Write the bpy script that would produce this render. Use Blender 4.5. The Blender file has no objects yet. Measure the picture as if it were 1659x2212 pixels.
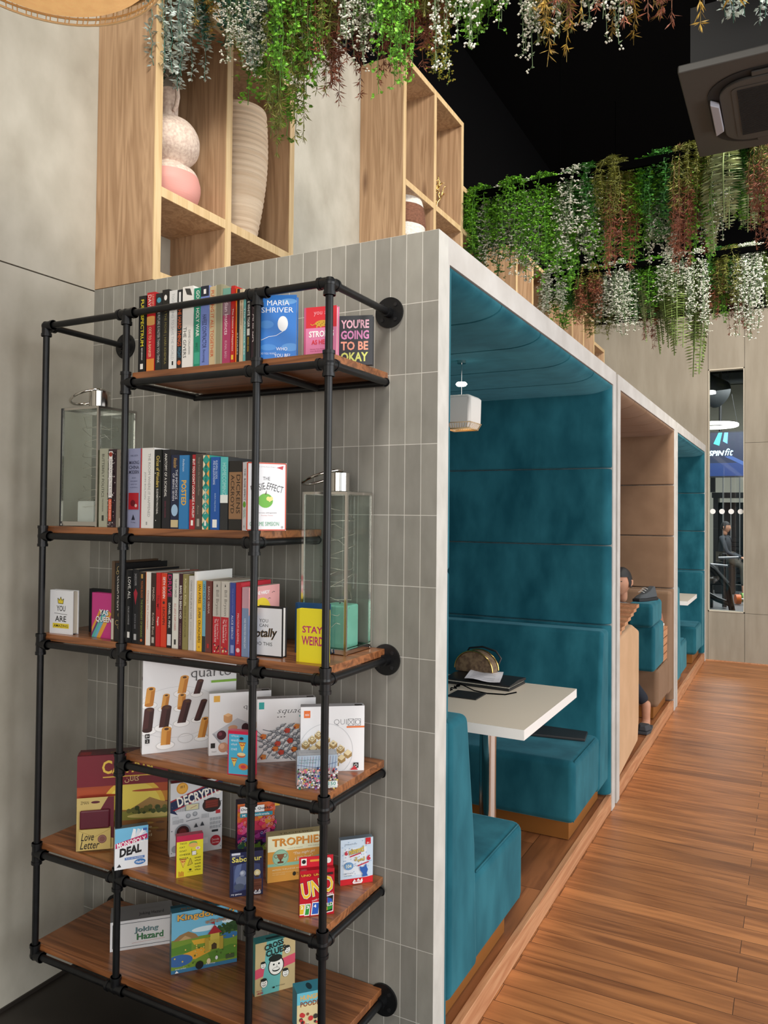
import bpy, bmesh, math, random
from mathutils import Vector, Matrix
R = math.radians
scene = bpy.context.scene
COL = scene.collection

# ------------------------------------------------------------------ camera
cam_d = bpy.data.cameras.new('camera')
cam = bpy.data.objects.new('camera', cam_d)
COL.objects.link(cam)
yaw, pit, rol, F, PX, PY = 0.4954908, 0.0212255, 0.0098023, 1686.46, 804.27, 1072.96
fw = Vector((-math.sin(yaw)*math.cos(pit), math.cos(yaw)*math.cos(pit), math.sin(pit)))
rt = Vector((math.cos(yaw), math.sin(yaw), 0)); up = rt.cross(fw)
r2 = rt*math.cos(rol)+up*math.sin(rol); u2 = up*math.cos(rol)-rt*math.sin(rol)
Mc = Matrix((r2, u2, -fw)).transposed().to_4x4()
Mc.translation = (0.9091, -2.0755, 1.6691)
cam.matrix_world = Mc
cam_d.sensor_fit = 'VERTICAL'
cam_d.sensor_height = 36.0
cam_d.lens = F/2212*36.0
cam_d.shift_x = (829.5-PX)/2212
cam_d.shift_y = (PY-1106)/2212
cam_d.clip_end = 200
scene.camera = cam

# ------------------------------------------------------------------ world, lights, exposure
scene.view_settings.view_transform = 'Standard'
scene.view_settings.look = 'None'
scene.view_settings.gamma = 1
scene.view_settings.use_curve_mapping = False
scene.view_settings.exposure = 0.0
scene.cycles.use_denoising = True
scene.cycles.max_bounces = 8
scene.cycles.transparent_max_bounces = 24
wd = bpy.data.worlds.new('world'); scene.world = wd
wd.use_nodes = True
wb = wd.node_tree.nodes['Background']
wb.inputs[0].default_value = (0.93, 0.97, 1.0, 1)
wb.inputs[1].default_value = 1.15

def area(name, loc, target, sx, sy, power, color=(1, 1, 1), spread=180):
    d = bpy.data.lights.new(name, 'AREA'); d.shape = 'RECTANGLE'
    d.size = sx; d.size_y = sy; d.energy = power; d.color = color; d.spread = R(spread)
    o = bpy.data.objects.new(name, d); COL.objects.link(o)
    o.location = loc
    o.rotation_euler = (Vector(target)-Vector(loc)).to_track_quat('-Z', 'Y').to_euler()
    return o
area('window_and_fill_light', (5.6, 1.5, 2.2), (0, 2.6, 1.3), 7.0, 3.2, 230, (0.97, 0.985, 1.0))
area('window_and_fill_light', (1.6, -5.6, 1.9), (-0.5, 0, 0.9), 5.0, 3.0, 185, (1.0, 0.98, 0.95))  # added front fill from behind the camera, no window there
area('ceiling_and_fill_lamp', (0.5, -1.4, 4.6), (0.0, 0.3, 3.3), 1.0, 0.4, 26, (1.0, 0.95, 0.86), 90)  # fill added to brighten the nearest plant row
area('ceiling_and_fill_lamp', (1.6, 1.6, 5.0), (0.2, 3.2, 3.5), 1.4, 0.4, 42, (1.0, 0.96, 0.88), 90)
area('ceiling_and_fill_lamp', (1.2, 3.6, 4.9), (0.2, 5.1, 3.4), 1.4, 0.4, 26, (1.0, 0.96, 0.88), 90)
area('ceiling_and_fill_lamp', (0.8, -0.9, 5.0), (-0.5, 0.5, 3.2), 1.2, 0.6, 38, (1.0, 0.95, 0.86))
area('ceiling_and_fill_lamp', (1.2, 2.0, 5.0), (-0.3, 3.6, 3.4), 1.4, 0.6, 60, (1.0, 0.95, 0.88))
area('ceiling_and_fill_lamp', (2.0, 6.0, 5.0), (0.8, 6.2, 0.0), 1.4, 1.2, 75, (1.0, 0.93, 0.84))
area('gym_fill', (0.5, 15.0, 4.2), (0.5, 16.0, 0.0), 3.0, 5.0, 380, (0.95, 0.98, 1.0))  # unseen overhead fill, added to light the gym
area('gym_fill', (0.0, 20.0, 4.4), (0.2, 21.0, 0.0), 4.0, 4.0, 380, (0.95, 0.98, 1.0))  # second unseen fill, added to brighten the gym further

# ------------------------------------------------------------------ materials
def lin(c):
    return tuple(((x/255)/12.92 if x/255 <= 0.04045 else ((x/255+0.055)/1.055)**2.4) for x in c)
def hexc(s):
    s = s.lstrip('#')
    return tuple(int(s[i:i+2], 16) for i in (0, 2, 4))
_m = {}
def pm(name, c, rough=0.6, metal=0.0, spec=0.5, sheen=0.0, coat=0.0, emit=None, es=0.0, c2=None, sc=8.0, st=(1, 1, 1), bump=0.0, det=4.0, lo=0.35, hi=0.65):
    if name in _m: return _m[name]
    m = bpy.data.materials.new(name); m.use_nodes = True; nt = m.node_tree
    b = nt.nodes['Principled BSDF']
    b.inputs['Base Color'].default_value = (*lin(c), 1)
    b.inputs['Roughness'].default_value = rough
    b.inputs['Metallic'].default_value = metal
    b.inputs['Specular IOR Level'].default_value = spec
    if sheen:
        b.inputs['Sheen Weight'].default_value = sheen
        b.inputs['Sheen Roughness'].default_value = 0.4
        b.inputs['Sheen Tint'].default_value = (*lin(tuple(min(255, x+90) for x in c)), 1)
    if coat: b.inputs['Coat Weight'].default_value = coat
    if emit:
        b.inputs['Emission Color'].default_value = (*lin(emit), 1)
        b.inputs['Emission Strength'].default_value = es
    if c2 is not None:
        tc = nt.nodes.new('ShaderNodeTexCoord'); mp = nt.nodes.new('ShaderNodeMapping')
        mp.inputs['Scale'].default_value = st
        nz = nt.nodes.new('ShaderNodeTexNoise'); nz.inputs['Scale'].default_value = sc; nz.inputs['Detail'].default_value = det
        rp = nt.nodes.new('ShaderNodeValToRGB')
        rp.color_ramp.elements[0].position = lo; rp.color_ramp.elements[1].position = hi
        rp.color_ramp.elements[0].color = (*lin(c), 1); rp.color_ramp.elements[1].color = (*lin(c2), 1)
        L = nt.links.new
        L(tc.outputs['Object'], mp.inputs['Vector']); L(mp.outputs[0], nz.inputs['Vector'])
        L(nz.outputs['Fac'], rp.inputs[0]); L(rp.outputs[0], b.inputs['Base Color'])
        if bump:
            bp = nt.nodes.new('ShaderNodeBump'); bp.inputs['Strength'].default_value = bump; bp.inputs['Distance'].default_value = 0.01
            L(nz.outputs['Fac'], bp.inputs['Height']); L(bp.outputs[0], b.inputs['Normal'])
    _m[name] = m
    return m
def ink(h, rough=0.42):
    return pm('print_'+h.lower(), hexc(h), rough)

def wood(name, ca, cb, cc, grain, rough=0.45, knots=True, gscale=1.0, coat=0.0):
    """grain: axis index the fibres run along"""
    if name in _m: return _m[name]
    m = bpy.data.materials.new(name); m.use_nodes = True; nt = m.node_tree; b = nt.nodes['Principled BSDF']
    N = nt.nodes.new; L = nt.links.new
    tc = N('ShaderNodeTexCoord'); mp = N('ShaderNodeMapping')
    s = [14*gscale]*3; s[grain] = 0.9*gscale
    mp.inputs['Scale'].default_value = s
    n1 = N('ShaderNodeTexNoise'); n1.inputs['Scale'].default_value = 1.0; n1.inputs['Detail'].default_value = 3; n1.inputs['Distortion'].default_value = 1.2
    mp2 = N('ShaderNodeMapping'); s2 = [130*gscale]*3; s2[grain] = 4*gscale; mp2.inputs['Scale'].default_value = s2
    n2 = N('ShaderNodeTexNoise'); n2.inputs['Scale'].default_value = 1.0; n2.inputs['Detail'].default_value = 5
    wv = N('ShaderNodeMath'); wv.operation = 'MULTIPLY'; wv.inputs[1].default_value = 9.0
    fr = N('ShaderNodeMath'); fr.operation = 'PINGPONG'; fr.inputs[1].default_value = 1.0
    ad = N('ShaderNodeMath'); ad.operation = 'MULTIPLY_ADD'; ad.inputs[1].default_value = 0.55
    rp = N('ShaderNodeValToRGB'); e = rp.color_ramp.elements
    e[0].position = 0.25; e[0].color = (*lin(cb), 1); e[1].position = 0.85; e[1].color = (*lin(ca), 1)
    L(tc.outputs['Object'], mp.inputs[0]); L(tc.outputs['Object'], mp2.inputs[0])
    L(mp.outputs[0], n1.inputs['Vector']); L(mp2.outputs[0], n2.inputs['Vector'])
    L(n1.outputs['Fac'], wv.inputs[0]); L(wv.outputs[0], fr.inputs[0])
    mul = N('ShaderNodeMath'); mul.operation = 'MULTIPLY'; mul.inputs[1].default_value = 0.6
    L(fr.outputs[0], ad.inputs[0]); L(n2.outputs['Fac'], mul.inputs[0]); L(mul.outputs[0], ad.inputs[2])
    L(ad.outputs[0], rp.inputs[0])
    out = rp.outputs[0]
    if knots:
        mp3 = N('ShaderNodeMapping'); s3 = [5*gscale]*3; s3[grain] = 1.3*gscale; mp3.inputs['Scale'].default_value = s3
        vo = N('ShaderNodeTexVoronoi'); vo.inputs['Scale'].default_value = 1.0
        r3 = N('ShaderNodeValToRGB'); q = r3.color_ramp.elements
        q[0].position = 0.02; q[0].color = (1, 1, 1, 1); q[1].position = 0.13; q[1].color = (0, 0, 0, 1)
        mx = N('ShaderNodeMixRGB'); mx.inputs[2].default_value = (*lin(cc), 1)
        L(tc.outputs['Object'], mp3.inputs[0]); L(mp3.outputs[0], vo.inputs['Vector']); L(vo.outputs['Distance'], r3.inputs[0])
        L(r3.outputs[0], mx.inputs[0]); L(out, mx.inputs[1]); out = mx.outputs[0]
    L(out, b.inputs['Base Color'])
    b.inputs['Roughness'].default_value = rough
    if coat: b.inputs['Coat Weight'].default_value = coat; b.inputs['Coat Roughness'].default_value = 0.25
    _m[name] = m
    return m

def plank(name, ca, cb, length, width, along_x=True, rough=0.38, seam=(60, 32, 18)):
    if name in _m: return _m[name]
    m = bpy.data.materials.new(name); m.use_nodes = True; nt = m.node_tree; b = nt.nodes['Principled BSDF']
    N = nt.nodes.new; L = nt.links.new
    tc = N('ShaderNodeTexCoord'); mp = N('ShaderNodeMapping')
    if not along_x: mp.inputs['Rotation'].default_value = (0, 0, R(90))
    L(tc.outputs['Object'], mp.inputs[0])
    br = N('ShaderNodeTexBrick'); br.offset = 0.37; br.offset_frequency = 2; br.squash = 1
    br.inputs['Scale'].default_value = 1.0; br.inputs['Brick Width'].default_value = length; br.inputs['Row Height'].default_value = width
    br.inputs['Mortar Size'].default_value = 0.0012; br.inputs['Bias'].default_value = 0
    br.inputs['Color1'].default_value = (0, 0, 0, 1); br.inputs['Color2'].default_value = (1, 1, 1, 1); br.inputs['Mortar'].default_value = (0.5, 0.5, 0.5, 1)
    L(mp.outputs[0], br.inputs['Vector'])
    # shift the grain per plank
    ad = N('ShaderNodeVectorMath'); ad.operation = 'MULTIPLY_ADD'; ad.inputs[1].default_value = (7, 3, 5)
    L(br.outputs['Color'], ad.inputs[0])
    mp2 = N('ShaderNodeMapping'); mp2.inputs['Scale'].default_value = (1.6, 16, 1); L(mp.outputs[0], mp2.inputs[0]); L(mp2.outputs[0], ad.inputs[2])
    n1 = N('ShaderNodeTexNoise'); n1.inputs['Scale'].default_value = 1.3; n1.inputs['Detail'].default_value = 6; n1.inputs['Distortion'].default_value = 0.8
    L(ad.outputs[0], n1.inputs['Vector'])
    rp = N('ShaderNodeValToRGB'); e = rp.color_ramp.elements
    e[0].position = 0.3; e[0].color = (*lin(cb), 1); e[1].position = 0.62; e[1].color = (*lin(ca), 1)
    L(n1.outputs['Fac'], rp.inputs[0])
    hs = N('ShaderNodeMixRGB'); hs.blend_type = 'MULTIPLY'; hs.inputs[0].default_value = 1
    rr = N('ShaderNodeValToRGB'); q = rr.color_ramp.elements
    q[0].position = 0.0; q[0].color = (0.72, 0.68, 0.64, 1); q[1].position = 1; q[1].color = (1.08, 1.05, 1.0, 1)
    L(br.outputs['Color'], rr.inputs[0]); L(rp.outputs[0], hs.inputs[1]); L(rr.outputs[0], hs.inputs[2])
    mx = N('ShaderNodeMixRGB'); mx.inputs[2].default_value = (*lin(seam), 1)
    L(br.outputs['Fac'], mx.inputs[0]); L(hs.outputs[0], mx.inputs[1]); L(mx.outputs[0], b.inputs['Base Color'])
    b.inputs['Roughness'].default_value = rough
    _m[name] = m
    return m

def tile_mat():
    m = bpy.data.materials.new('grey_tile'); m.use_nodes = True; nt = m.node_tree; b = nt.nodes['Principled BSDF']
    N = nt.nodes.new; L = nt.links.new
    tc = N('ShaderNodeTexCoord'); sp = N('ShaderNodeSeparateXYZ'); cb = N('ShaderNodeCombineXYZ')
    L(tc.outputs['Object'], sp.inputs[0])
    ax = N('ShaderNodeMath'); ax.operation = 'ADD'; ax.inputs[1].default_value = 5.25-0.0006
    az = N('ShaderNodeMath'); az.operation = 'ADD'; az.inputs[1].default_value = 0.209*24-2.5-0.0006
    L(sp.outputs[0], ax.inputs[0]); L(sp.outputs[2], az.inputs[0]); L(ax.outputs[0], cb.inputs[0]); L(az.outputs[0], cb.inputs[1])
    br = N('ShaderNodeTexBrick'); br.offset = 0.0; br.squash = 1
    br.inputs['Scale'].default_value = 1; br.inputs['Brick Width'].default_value = 0.0525; br.inputs['Row Height'].default_value = 0.209
    br.inputs['Mortar Size'].default_value = 0.0013; br.inputs['Mortar Smooth'].default_value = 0.3
    br.inputs['Color1'].default_value = (*lin((134, 132, 125)), 1); br.inputs['Color2'].default_value = (*lin((150, 148, 140)), 1)
    br.inputs['Mortar'].default_value = (*lin((205, 203, 196)), 1)
    L(cb.outputs[0], br.inputs['Vector'])
    nz = N('ShaderNodeTexNoise'); nz.inputs['Scale'].default_value = 14; nz.inputs['Detail'].default_value = 6
    mp = N('ShaderNodeMapping'); mp.inputs['Scale'].default_value = (1.5, 1, .6); L(tc.outputs['Object'], mp.inputs[0]); L(mp.outputs[0], nz.inputs['Vector'])
    rp = N('ShaderNodeValToRGB'); e = rp.color_ramp.elements
    e[0].position = .3; e[0].color = (.86, .86, .85, 1); e[1].position = .7; e[1].color = (1.08, 1.08, 1.08, 1)
    L(nz.outputs['Fac'], rp.inputs[0])
    mu = N('ShaderNodeMixRGB'); mu.blend_type = 'MULTIPLY'; mu.inputs[0].default_value = 1
    L(br.outputs['Color'], mu.inputs[1]); L(rp.outputs[0], mu.inputs[2]); L(mu.outputs[0], b.inputs['Base Color'])
    bp = N('ShaderNodeBump'); bp.invert = True; bp.inputs['Strength'].default_value = 0.6; bp.inputs['Distance'].default_value = 0.002
    L(br.outputs['Fac'], bp.inputs['Height']); L(bp.outputs[0], b.inputs['Normal'])
    b.inputs['Roughness'].default_value = 0.55
    return m
def glass_mat(name, tint=(0.95, 0.975, 0.965), amount=0.10):
    m = bpy.data.materials.new(name); m.use_nodes = True; nt = m.node_tree
    N = nt.nodes.new; L = nt.links.new
    nt.nodes.remove(nt.nodes['Principled BSDF'])
    tr = N('ShaderNodeBsdfTransparent'); tr.inputs[0].default_value = (*tint, 1)
    gl = N('ShaderNodeBsdfGlossy'); gl.inputs['Roughness'].default_value = 0.02
    lw = N('ShaderNodeLayerWeight'); lw.inputs[0].default_value = .5
    pw = N('ShaderNodeMath'); pw.operation = 'POWER'; pw.inputs[1].default_value = 4.5; L(lw.outputs['Facing'], pw.inputs[0])
    fz = N('ShaderNodeMath'); fz.operation = 'MULTIPLY_ADD'; fz.inputs[1].default_value = .6; fz.inputs[2].default_value = .035; L(pw.outputs[0], fz.inputs[0])
    mx = N('ShaderNodeMixShader'); L(fz.outputs[0], mx.inputs[0]); L(tr.outputs[0], mx.inputs[1]); L(gl.outputs[0], mx.inputs[2])
    L(mx.outputs[0], nt.nodes['Material Output'].inputs[0])
    return m

CONC = pm('left_concrete', (164, 158, 144), .8, c2=(186, 181, 168), sc=7, st=(1, 1, .7), bump=.12, det=14, lo=.3, hi=.7)
CONC2 = pm('far_concrete', (150, 141, 125), .8, c2=(162, 153, 137), sc=4, st=(3, 1, .5), det=8)
FRAME = pm('frame_plaster', (190, 186, 180), .6, c2=(206, 203, 198), sc=6, det=6)
TILE = tile_mat()
BLACK = pm('matte_black', (4, 4, 5), .9, spec=.05)
CEIL = pm('ceiling_black', (5, 5, 6), .95, spec=.05)
PIPE = pm('black_iron', (13, 14, 16), .36, spec=.38, c2=(20, 21, 23), sc=40)
TEAL = pm('teal_velvet', (18, 76, 90), .9, spec=.15, sheen=.55, c2=(42, 106, 120), sc=4.5, st=(1.6, 1.6, .8), det=7, lo=.34, hi=.68)
BEIGE = pm('beige_velvet', (122, 96, 75), .9, spec=.2, sheen=.2, c2=(132, 105, 83), sc=5, det=5)
OAK = wood('oak_veneer', (190, 156, 122), (158, 124, 92), (116, 84, 60), 2, .5)
OAKE = wood('oak_edge', (214, 186, 142), (196, 164, 118), (170, 140, 100), 2, .5, knots=False)
WAL = wood('walnut_board', (166, 106, 64), (108, 64, 36), (60, 32, 18), 0, .3, knots=False, coat=.25)
FLOORM = plank('oak_floor', (200, 134, 82), (146, 92, 54), 1.15, .105)
PLATM = plank('platform_floor', (178, 116, 74), (126, 78, 50), 1.2, .2, along_x=False)
STEPM = wood('step_wood', (204, 152, 112), (180, 122, 84), (150, 96, 62), 1, .5, knots=False)
DARKF = pm('dark_floor', (38, 33, 29), .45, c2=(48, 42, 37), sc=3)
BRASS = pm('brass_plinth', (168, 112, 54), .4, metal=.5)
CHROME = pm('polished_steel', (214, 210, 204), .12, metal=1)
WHITE = pm('lit_white_laminate', (244, 242, 238), .35)  # table edges, side light put into the colour as extra white
TABLETOP = pm('cream_top', (222, 208, 190), .35)
PAGE = pm('book_pages', (226, 220, 204), .8, c2=(206, 198, 180), sc=300, st=(1, 1, .01), det=1)
GLASS = glass_mat('clear_glass')


# ------------------------------------------------------------------ mesh builder
class MB:
    def __init__(s): s.v = []; s.f = []; s.fm = []; s.fs = []; s.mats = []
    def mi(s, m):
        if m not in s.mats: s.mats.append(m)
        return s.mats.index(m)
    def add(s, vs, fs, m, smooth=False):
        b = len(s.v); s.v += [tuple(x) for x in vs]; k = s.mi(m)
        for f in fs: s.f.append(tuple(b+i for i in f)); s.fm.append(k); s.fs.append(smooth)
        return s
    def box(s, x0, y0, z0, x1, y1, z1, m):
        v = [(x, y, z) for x in (x0, x1) for y in (y0, y1) for z in (z0, z1)]
        return s.add(v, [(0, 1, 3, 2), (4, 6, 7, 5), (0, 4, 5, 1), (2, 3, 7, 6), (0, 2, 6, 4), (1, 5, 7, 3)], m)
    def hexa(s, bot, top, m):
        n = len(bot)
        fs = [tuple(range(n-1, -1, -1)), tuple(range(n, 2*n))]+[(i, (i+1) % n, n+(i+1) % n, n+i) for i in range(n)]
        return s.add(list(bot)+list(top), fs, m)
    def prism(s, poly, a, b, axis, m, smooth=False):
        """poly of 2-D points extruded along axis 0,1,2 from a to b"""
        def P(p, t):
            q = list(p); q.insert(axis, t); return tuple(q)
        n = len(poly); vs = [P(p, a) for p in poly]+[P(p, b) for p in poly]
        s.add(vs, [tuple(range(n)), tuple(range(2*n-1, n-1, -1))], m)
        return s.add(vs, [(i, n+i, n+(i+1) % n, (i+1) % n) for i in range(n)], m, smooth)
    def tube(s, pts, r, m, n=10, closed=False, caps=True, rs=None):
        pts = [Vector(p) for p in pts]; k = len(pts); vs = []; prev = None
        for i, p in enumerate(pts):
            if closed: d = pts[(i+1) % k]-pts[i-1]
            else: d = pts[min(i+1, k-1)]-pts[max(i-1, 0)]
            d = d.normalized() if d.length > 1e-9 else Vector((0, 0, 1))
            if prev is None:
                a = Vector((0, 0, 1)) if abs(d.z) < .9 else Vector((1, 0, 0)); u = d.cross(a).normalized()
            else:
                u = (prev-d*prev.dot(d))
                u = u.normalized() if u.length > 1e-6 else d.orthogonal().normalized()
            prev = u; w = d.cross(u); rr = rs[i] if rs else r
            vs += [p+(u*math.cos(2*math.pi*j/n)+w*math.sin(2*math.pi*j/n))*rr for j in range(n)]
        fs = []
        for i in range(k if closed else k-1):
            for j in range(n):
                a = i*n+j; b = i*n+(j+1) % n; c = ((i+1) % k)*n+(j+1) % n; d = ((i+1) % k)*n+j
                fs.append((a, b, c, d))
        s.add(vs, fs, m, True)
        if caps and not closed:
            s.add(vs[:n], [tuple(range(n-1, -1, -1))], m); s.add(vs[-n:], [tuple(range(n))], m)
        return s
    def cyl(s, p, q, r, m, n=20, r2=None): return s.tube([p, q], r, m, n, rs=[r, r if r2 is None else r2])
    def lathe(s, prof, c, m, n=36, mats=None):
        cx, cy, cz = c; k = len(prof)
        vs = [(cx+r*math.cos(2*math.pi*j/n), cy+r*math.sin(2*math.pi*j/n), cz+z) for r, z in prof for j in range(n)]
        for i in range(k-1):
            mm = mats[i] if mats else m
            s.add([], [], mm)
            b0 = None
            ring = vs[i*n:(i+2)*n]
            s.add(ring, [(j, (j+1) % n, n+(j+1) % n, n+j) for j in range(n)], mm, True)
        return s
    def merge(s): s._merge = True; return s
    def build(s, name, parent=None, bevel=0, seg=2, loc=None, rz=0.0, sub=0, weld=False):
        me = bpy.data.meshes.new(name); me.from_pydata(s.v, [], s.f)
        for m in s.mats: me.materials.append(m)
        me.polygons.foreach_set('material_index', s.fm); me.polygons.foreach_set('use_smooth', s.fs)
        me.update()
        if bevel:
            bm = bmesh.new(); bm.from_mesh(me); bmesh.ops.remove_doubles(bm, verts=bm.verts, dist=1e-5); bmesh.ops.recalc_face_normals(bm, faces=bm.faces); bm.to_mesh(me); bm.free()
        o = bpy.data.objects.new(name, me); COL.objects.link(o)
        if loc is not None: o.location = loc
        o.rotation_euler.z = rz
        if parent is not None: o.parent = parent
        if weld:
            w = o.modifiers.new('weld', 'WELD'); w.merge_threshold = 0.0002
        if bevel:
            b = o.modifiers.new('bevel', 'BEVEL'); b.width = bevel; b.segments = seg; b.limit_method = 'ANGLE'; b.angle_limit = R(40)
            b.harden_normals = True
            for p in me.polygons: p.use_smooth = True
            try: me.set_sharp_from_angle(angle=R(180))
            except Exception: pass
        return o

def tag(o, label, cat, group=None, kind=None):
    o['label'] = label; o['category'] = cat
    if group: o['group'] = group
    if kind: o['kind'] = kind
    return o
def thing(name, label, cat, loc=(0, 0, 0), rz=0.0, group=None, kind=None):
    o = bpy.data.objects.new(name, None); COL.objects.link(o)
    o.location = loc; o.rotation_euler.z = rz; o.empty_display_size = .05
    return tag(o, label, cat, group, kind)
def struct(mb, name, **k):
    o = mb.build(name, **k); o['kind'] = 'structure'; return o
def dup(root, loc, rz, label=None, scale=None, group=None):
    r = root.copy(); COL.objects.link(r); r.location = loc; r.rotation_euler.z = rz
    if scale: r.scale = scale
    if label: r['label'] = label
    if group: r['group'] = group
    for ch in list(root.children):
        c = ch.copy(); COL.objects.link(c); c.parent = r
        for g in list(ch.children):
            d = g.copy(); COL.objects.link(d); d.parent = c
    return r

# ------------------------------------------------------------------ lettering and printed artwork
_g = {}
def glyphs(s, bold=0.0, shear=0.0, space=1.0):
    k = (s, bold, shear, space)
    if k in _g: return _g[k]
    cu = bpy.data.curves.new('lettering', 'FONT'); cu.body = s; cu.resolution_u = 2; cu.offset = bold; cu.shear = shear
    cu.space_character = space; cu.fill_mode = 'BOTH'
    ob = bpy.data.objects.new('lettering', cu)
    me = bpy.data.meshes.new_from_object(ob)
    vs = [(v.co.x, v.co.y) for v in me.vertices]; fs = [tuple(p.vertices) for p in me.polygons]
    bpy.data.objects.remove(ob); bpy.data.curves.remove(cu); bpy.data.meshes.remove(me)
    if vs:
        x0 = min(v[0] for v in vs); x1 = max(v[0] for v in vs); y0 = min(v[1] for v in vs); y1 = max(v[1] for v in vs)
        vs = [((x-x0)/max(x1-x0, 1e-6), (y-y0)/max(y1-y0, 1e-6)) for x, y in vs]
    _g[k] = (vs, fs)
    return _g[k]
class Face:
    """a printed face: O lower left corner, U along the width w, V along the height h; u and v run 0..1"""
    def __init__(s, mb, O, U, V, w, h, e=0.00005):
        s.mb = mb; s.O = Vector(O); s.U = Vector(U); s.V = Vector(V); s.N = s.U.cross(s.V); s.w = w; s.h = h; s.k = 2; s.e = e
    def P(s, u, v): return s.O+s.U*(u*s.w)+s.V*(v*s.h)+s.N*(s.k*s.e)
    def poly(s, pts, c):
        s.k += 1; s.mb.add([s.P(min(max(p[0], 0), 1), min(max(p[1], 0), 1)) for p in pts], [tuple(range(len(pts)))], ink(c) if isinstance(c, str) else c); return s
    def rect(s, a, b, c, d, col): return s.poly([(a, b), (c, b), (c, d), (a, d)], col)
    def disc(s, u, v, r, col, n=22, ry=None, a0=0, a1=360):
        ry = (r if ry is None else ry)*s.w/s.h
        pts = [(u+r*math.cos(R(a0+(a1-a0)*i/n)), v+ry*math.sin(R(a0+(a1-a0)*i/n))) for i in range(n if a1-a0 >= 360 else n+1)]
        return s.poly(pts, col)
    def line(s, pts, t, col):
        s.k += 1; m = ink(col)
        for (a, b), (c, d) in zip(pts, pts[1:]):
            dx = (c-a)*s.w; dy = (d-b)*s.h; L = math.hypot(dx, dy) or 1; nx = -dy/L*t/2*s.w; ny = dx/L*t/2*s.w
            q = [(a+nx/s.w, b+ny/s.h), (a-nx/s.w, b-ny/s.h), (c-nx/s.w, d-ny/s.h), (c+nx/s.w, d+ny/s.h)]
            q = [(min(max(u, 0), 1), min(max(v, 0), 1)) for u, v in q]; s.mb.add([s.P(*p) for p in q], [(0, 1, 2, 3)], m)
        return s
    def ring(s, u, v, r, t, col, n=24, ry=None):
        ry = r if ry is None else ry
        return s.line([(u+r*math.cos(2*math.pi*i/n), v+ry*s.w/s.h*math.sin(2*math.pi*i/n)) for i in range(n+1)], t, col)
    def text(s, t, a, b, c, d, col, bold=0.0, shear=0.0, rot=0.0, space=1.0):
        vs, fs = glyphs(t, bold, shear, space)
        if not vs: return s
        s.k += 1; cu = (a+c)/2; cv = (b+d)/2; out = []
        for x, y in vs:
            u = a+x*(c-a); v = b+y*(d-b)
            if rot:
                X = (u-cu)*s.w; Y = (v-cv)*s.h
                u = cu+(X*math.cos(R(rot))-Y*math.sin(R(rot)))/s.w; v = cv+(X*math.sin(R(rot))+Y*math.cos(R(rot)))/s.h
            out.append(s.P(u, v))
        s.mb.add(out, fs, ink(col)); return s
    def ops(s, L):
        for o in L:
            k = o[0]
            if k == 'r': s.rect(*o[1:])
            elif k == 't': s.text(*o[1:])
            elif k == 'd': s.disc(*o[1:])
            elif k == 'p': s.poly(*o[1:])
            elif k == 'l': s.line(*o[1:])
            elif k == 'o': s.ring(*o[1:])
            elif k == 'e': s.disc(o[1], o[2], o[3], o[5], 22, o[4]*(s.h/s.w if s.w > 3*s.h else 1))
        return s

# ------------------------------------------------------------------ the room
XL = -1.413; H = 2.5; W = 2.6; YE = 7.81
# left concrete wall: big panels with open 4 mm joints
struct(MB().box(XL-.2, -6, 0, XL-.012, YE, 5.4, pm('joint_dark', (70, 66, 60), .9))
       .box(XL-.012, -6, 0, XL, -.9, 2.494, CONC).box(XL-.012, -.896, 0, XL, YE, 2.494, CONC)
       .box(XL-.012, -6, 2.499, XL, .95, 4.39, CONC).box(XL-.012, .954, 2.499, XL, 2.96, 4.39, CONC).box(XL-.012, 2.96, 2.499, XL, YE, 3.93, CONC), 'wall_left')
struct(MB().box(XL-.012, -6, 4.392, XL+.004, 2.96, 5.4, BLACK).box(XL-.012, 2.962, 3.932, XL+.004, YE, 5.4, BLACK), 'wall_left_upper')
struct(MB().box(XL, 0, 0, 0, .07, H, TILE), 'wall_front_tiled')
fwx = [(XL, .026), (.03, .408), (.412, 2.2), (2.204, 6.0)]
fw_ = MB()
G = pm('joint_dark', (70, 66, 60), .9)
fw_.box(XL, YE+.012, 0, .026, YE+.12, 4.05, G).box(.408, YE+.012, 0, 6, YE+.12, 4.05, G).box(.026, YE+.012, 0, .408, YE+.12, .57, G).box(.026, YE+.012, 3.39, .408, YE+.12, 4.05, G)
for a, b in [(0, .566), (.57, 2.518), (2.522, 4.05)]:
    fw_.box(.412, YE, a, 2.2, YE+.012, b, CONC2); fw_.box(2.204, YE, a, 6, YE+.012, b, CONC2)
fw_.box(XL, YE, 0, .022, YE+.012, 4.05, CONC2).box(.026, YE, 0, .408, YE+.012, .566, CONC2).box(.026, YE, 3.39, .408, YE+.012, 4.05, CONC2)
struct(fw_, 'wall_back')
struct(MB().box(XL, YE-.02, 4.05, 6, YE+.12, 5.4, BLACK), 'wall_back_upper')
struct(MB().box(XL, -6.1, 0, 6, -6, 5.4, CONC2), 'wall_behind_camera')  # unseen wall, placed to keep the tiled wall dimmer
struct(MB().box(XL-.2, -6.1, 5.4, 6.2, YE+.12, 5.5, CEIL), 'ceiling')
struct(MB().box(XL, .07, -.06, 6, YE, 0, FLOORM).box(.6, -6, -.06, 6, .07, 0, FLOORM), 'floor')
struct(MB().box(XL, -6, -.06, .6, 0.0, -.0005, DARKF), 'floor_dark')
struct(MB().box(XL, -6, 0, XL+.006, 0, .012, DARKF), 'baseboard_left')
struct(MB().box(.0, YE-.012, 0, 6, YE, .012, STEPM), 'baseboard_back')
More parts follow.
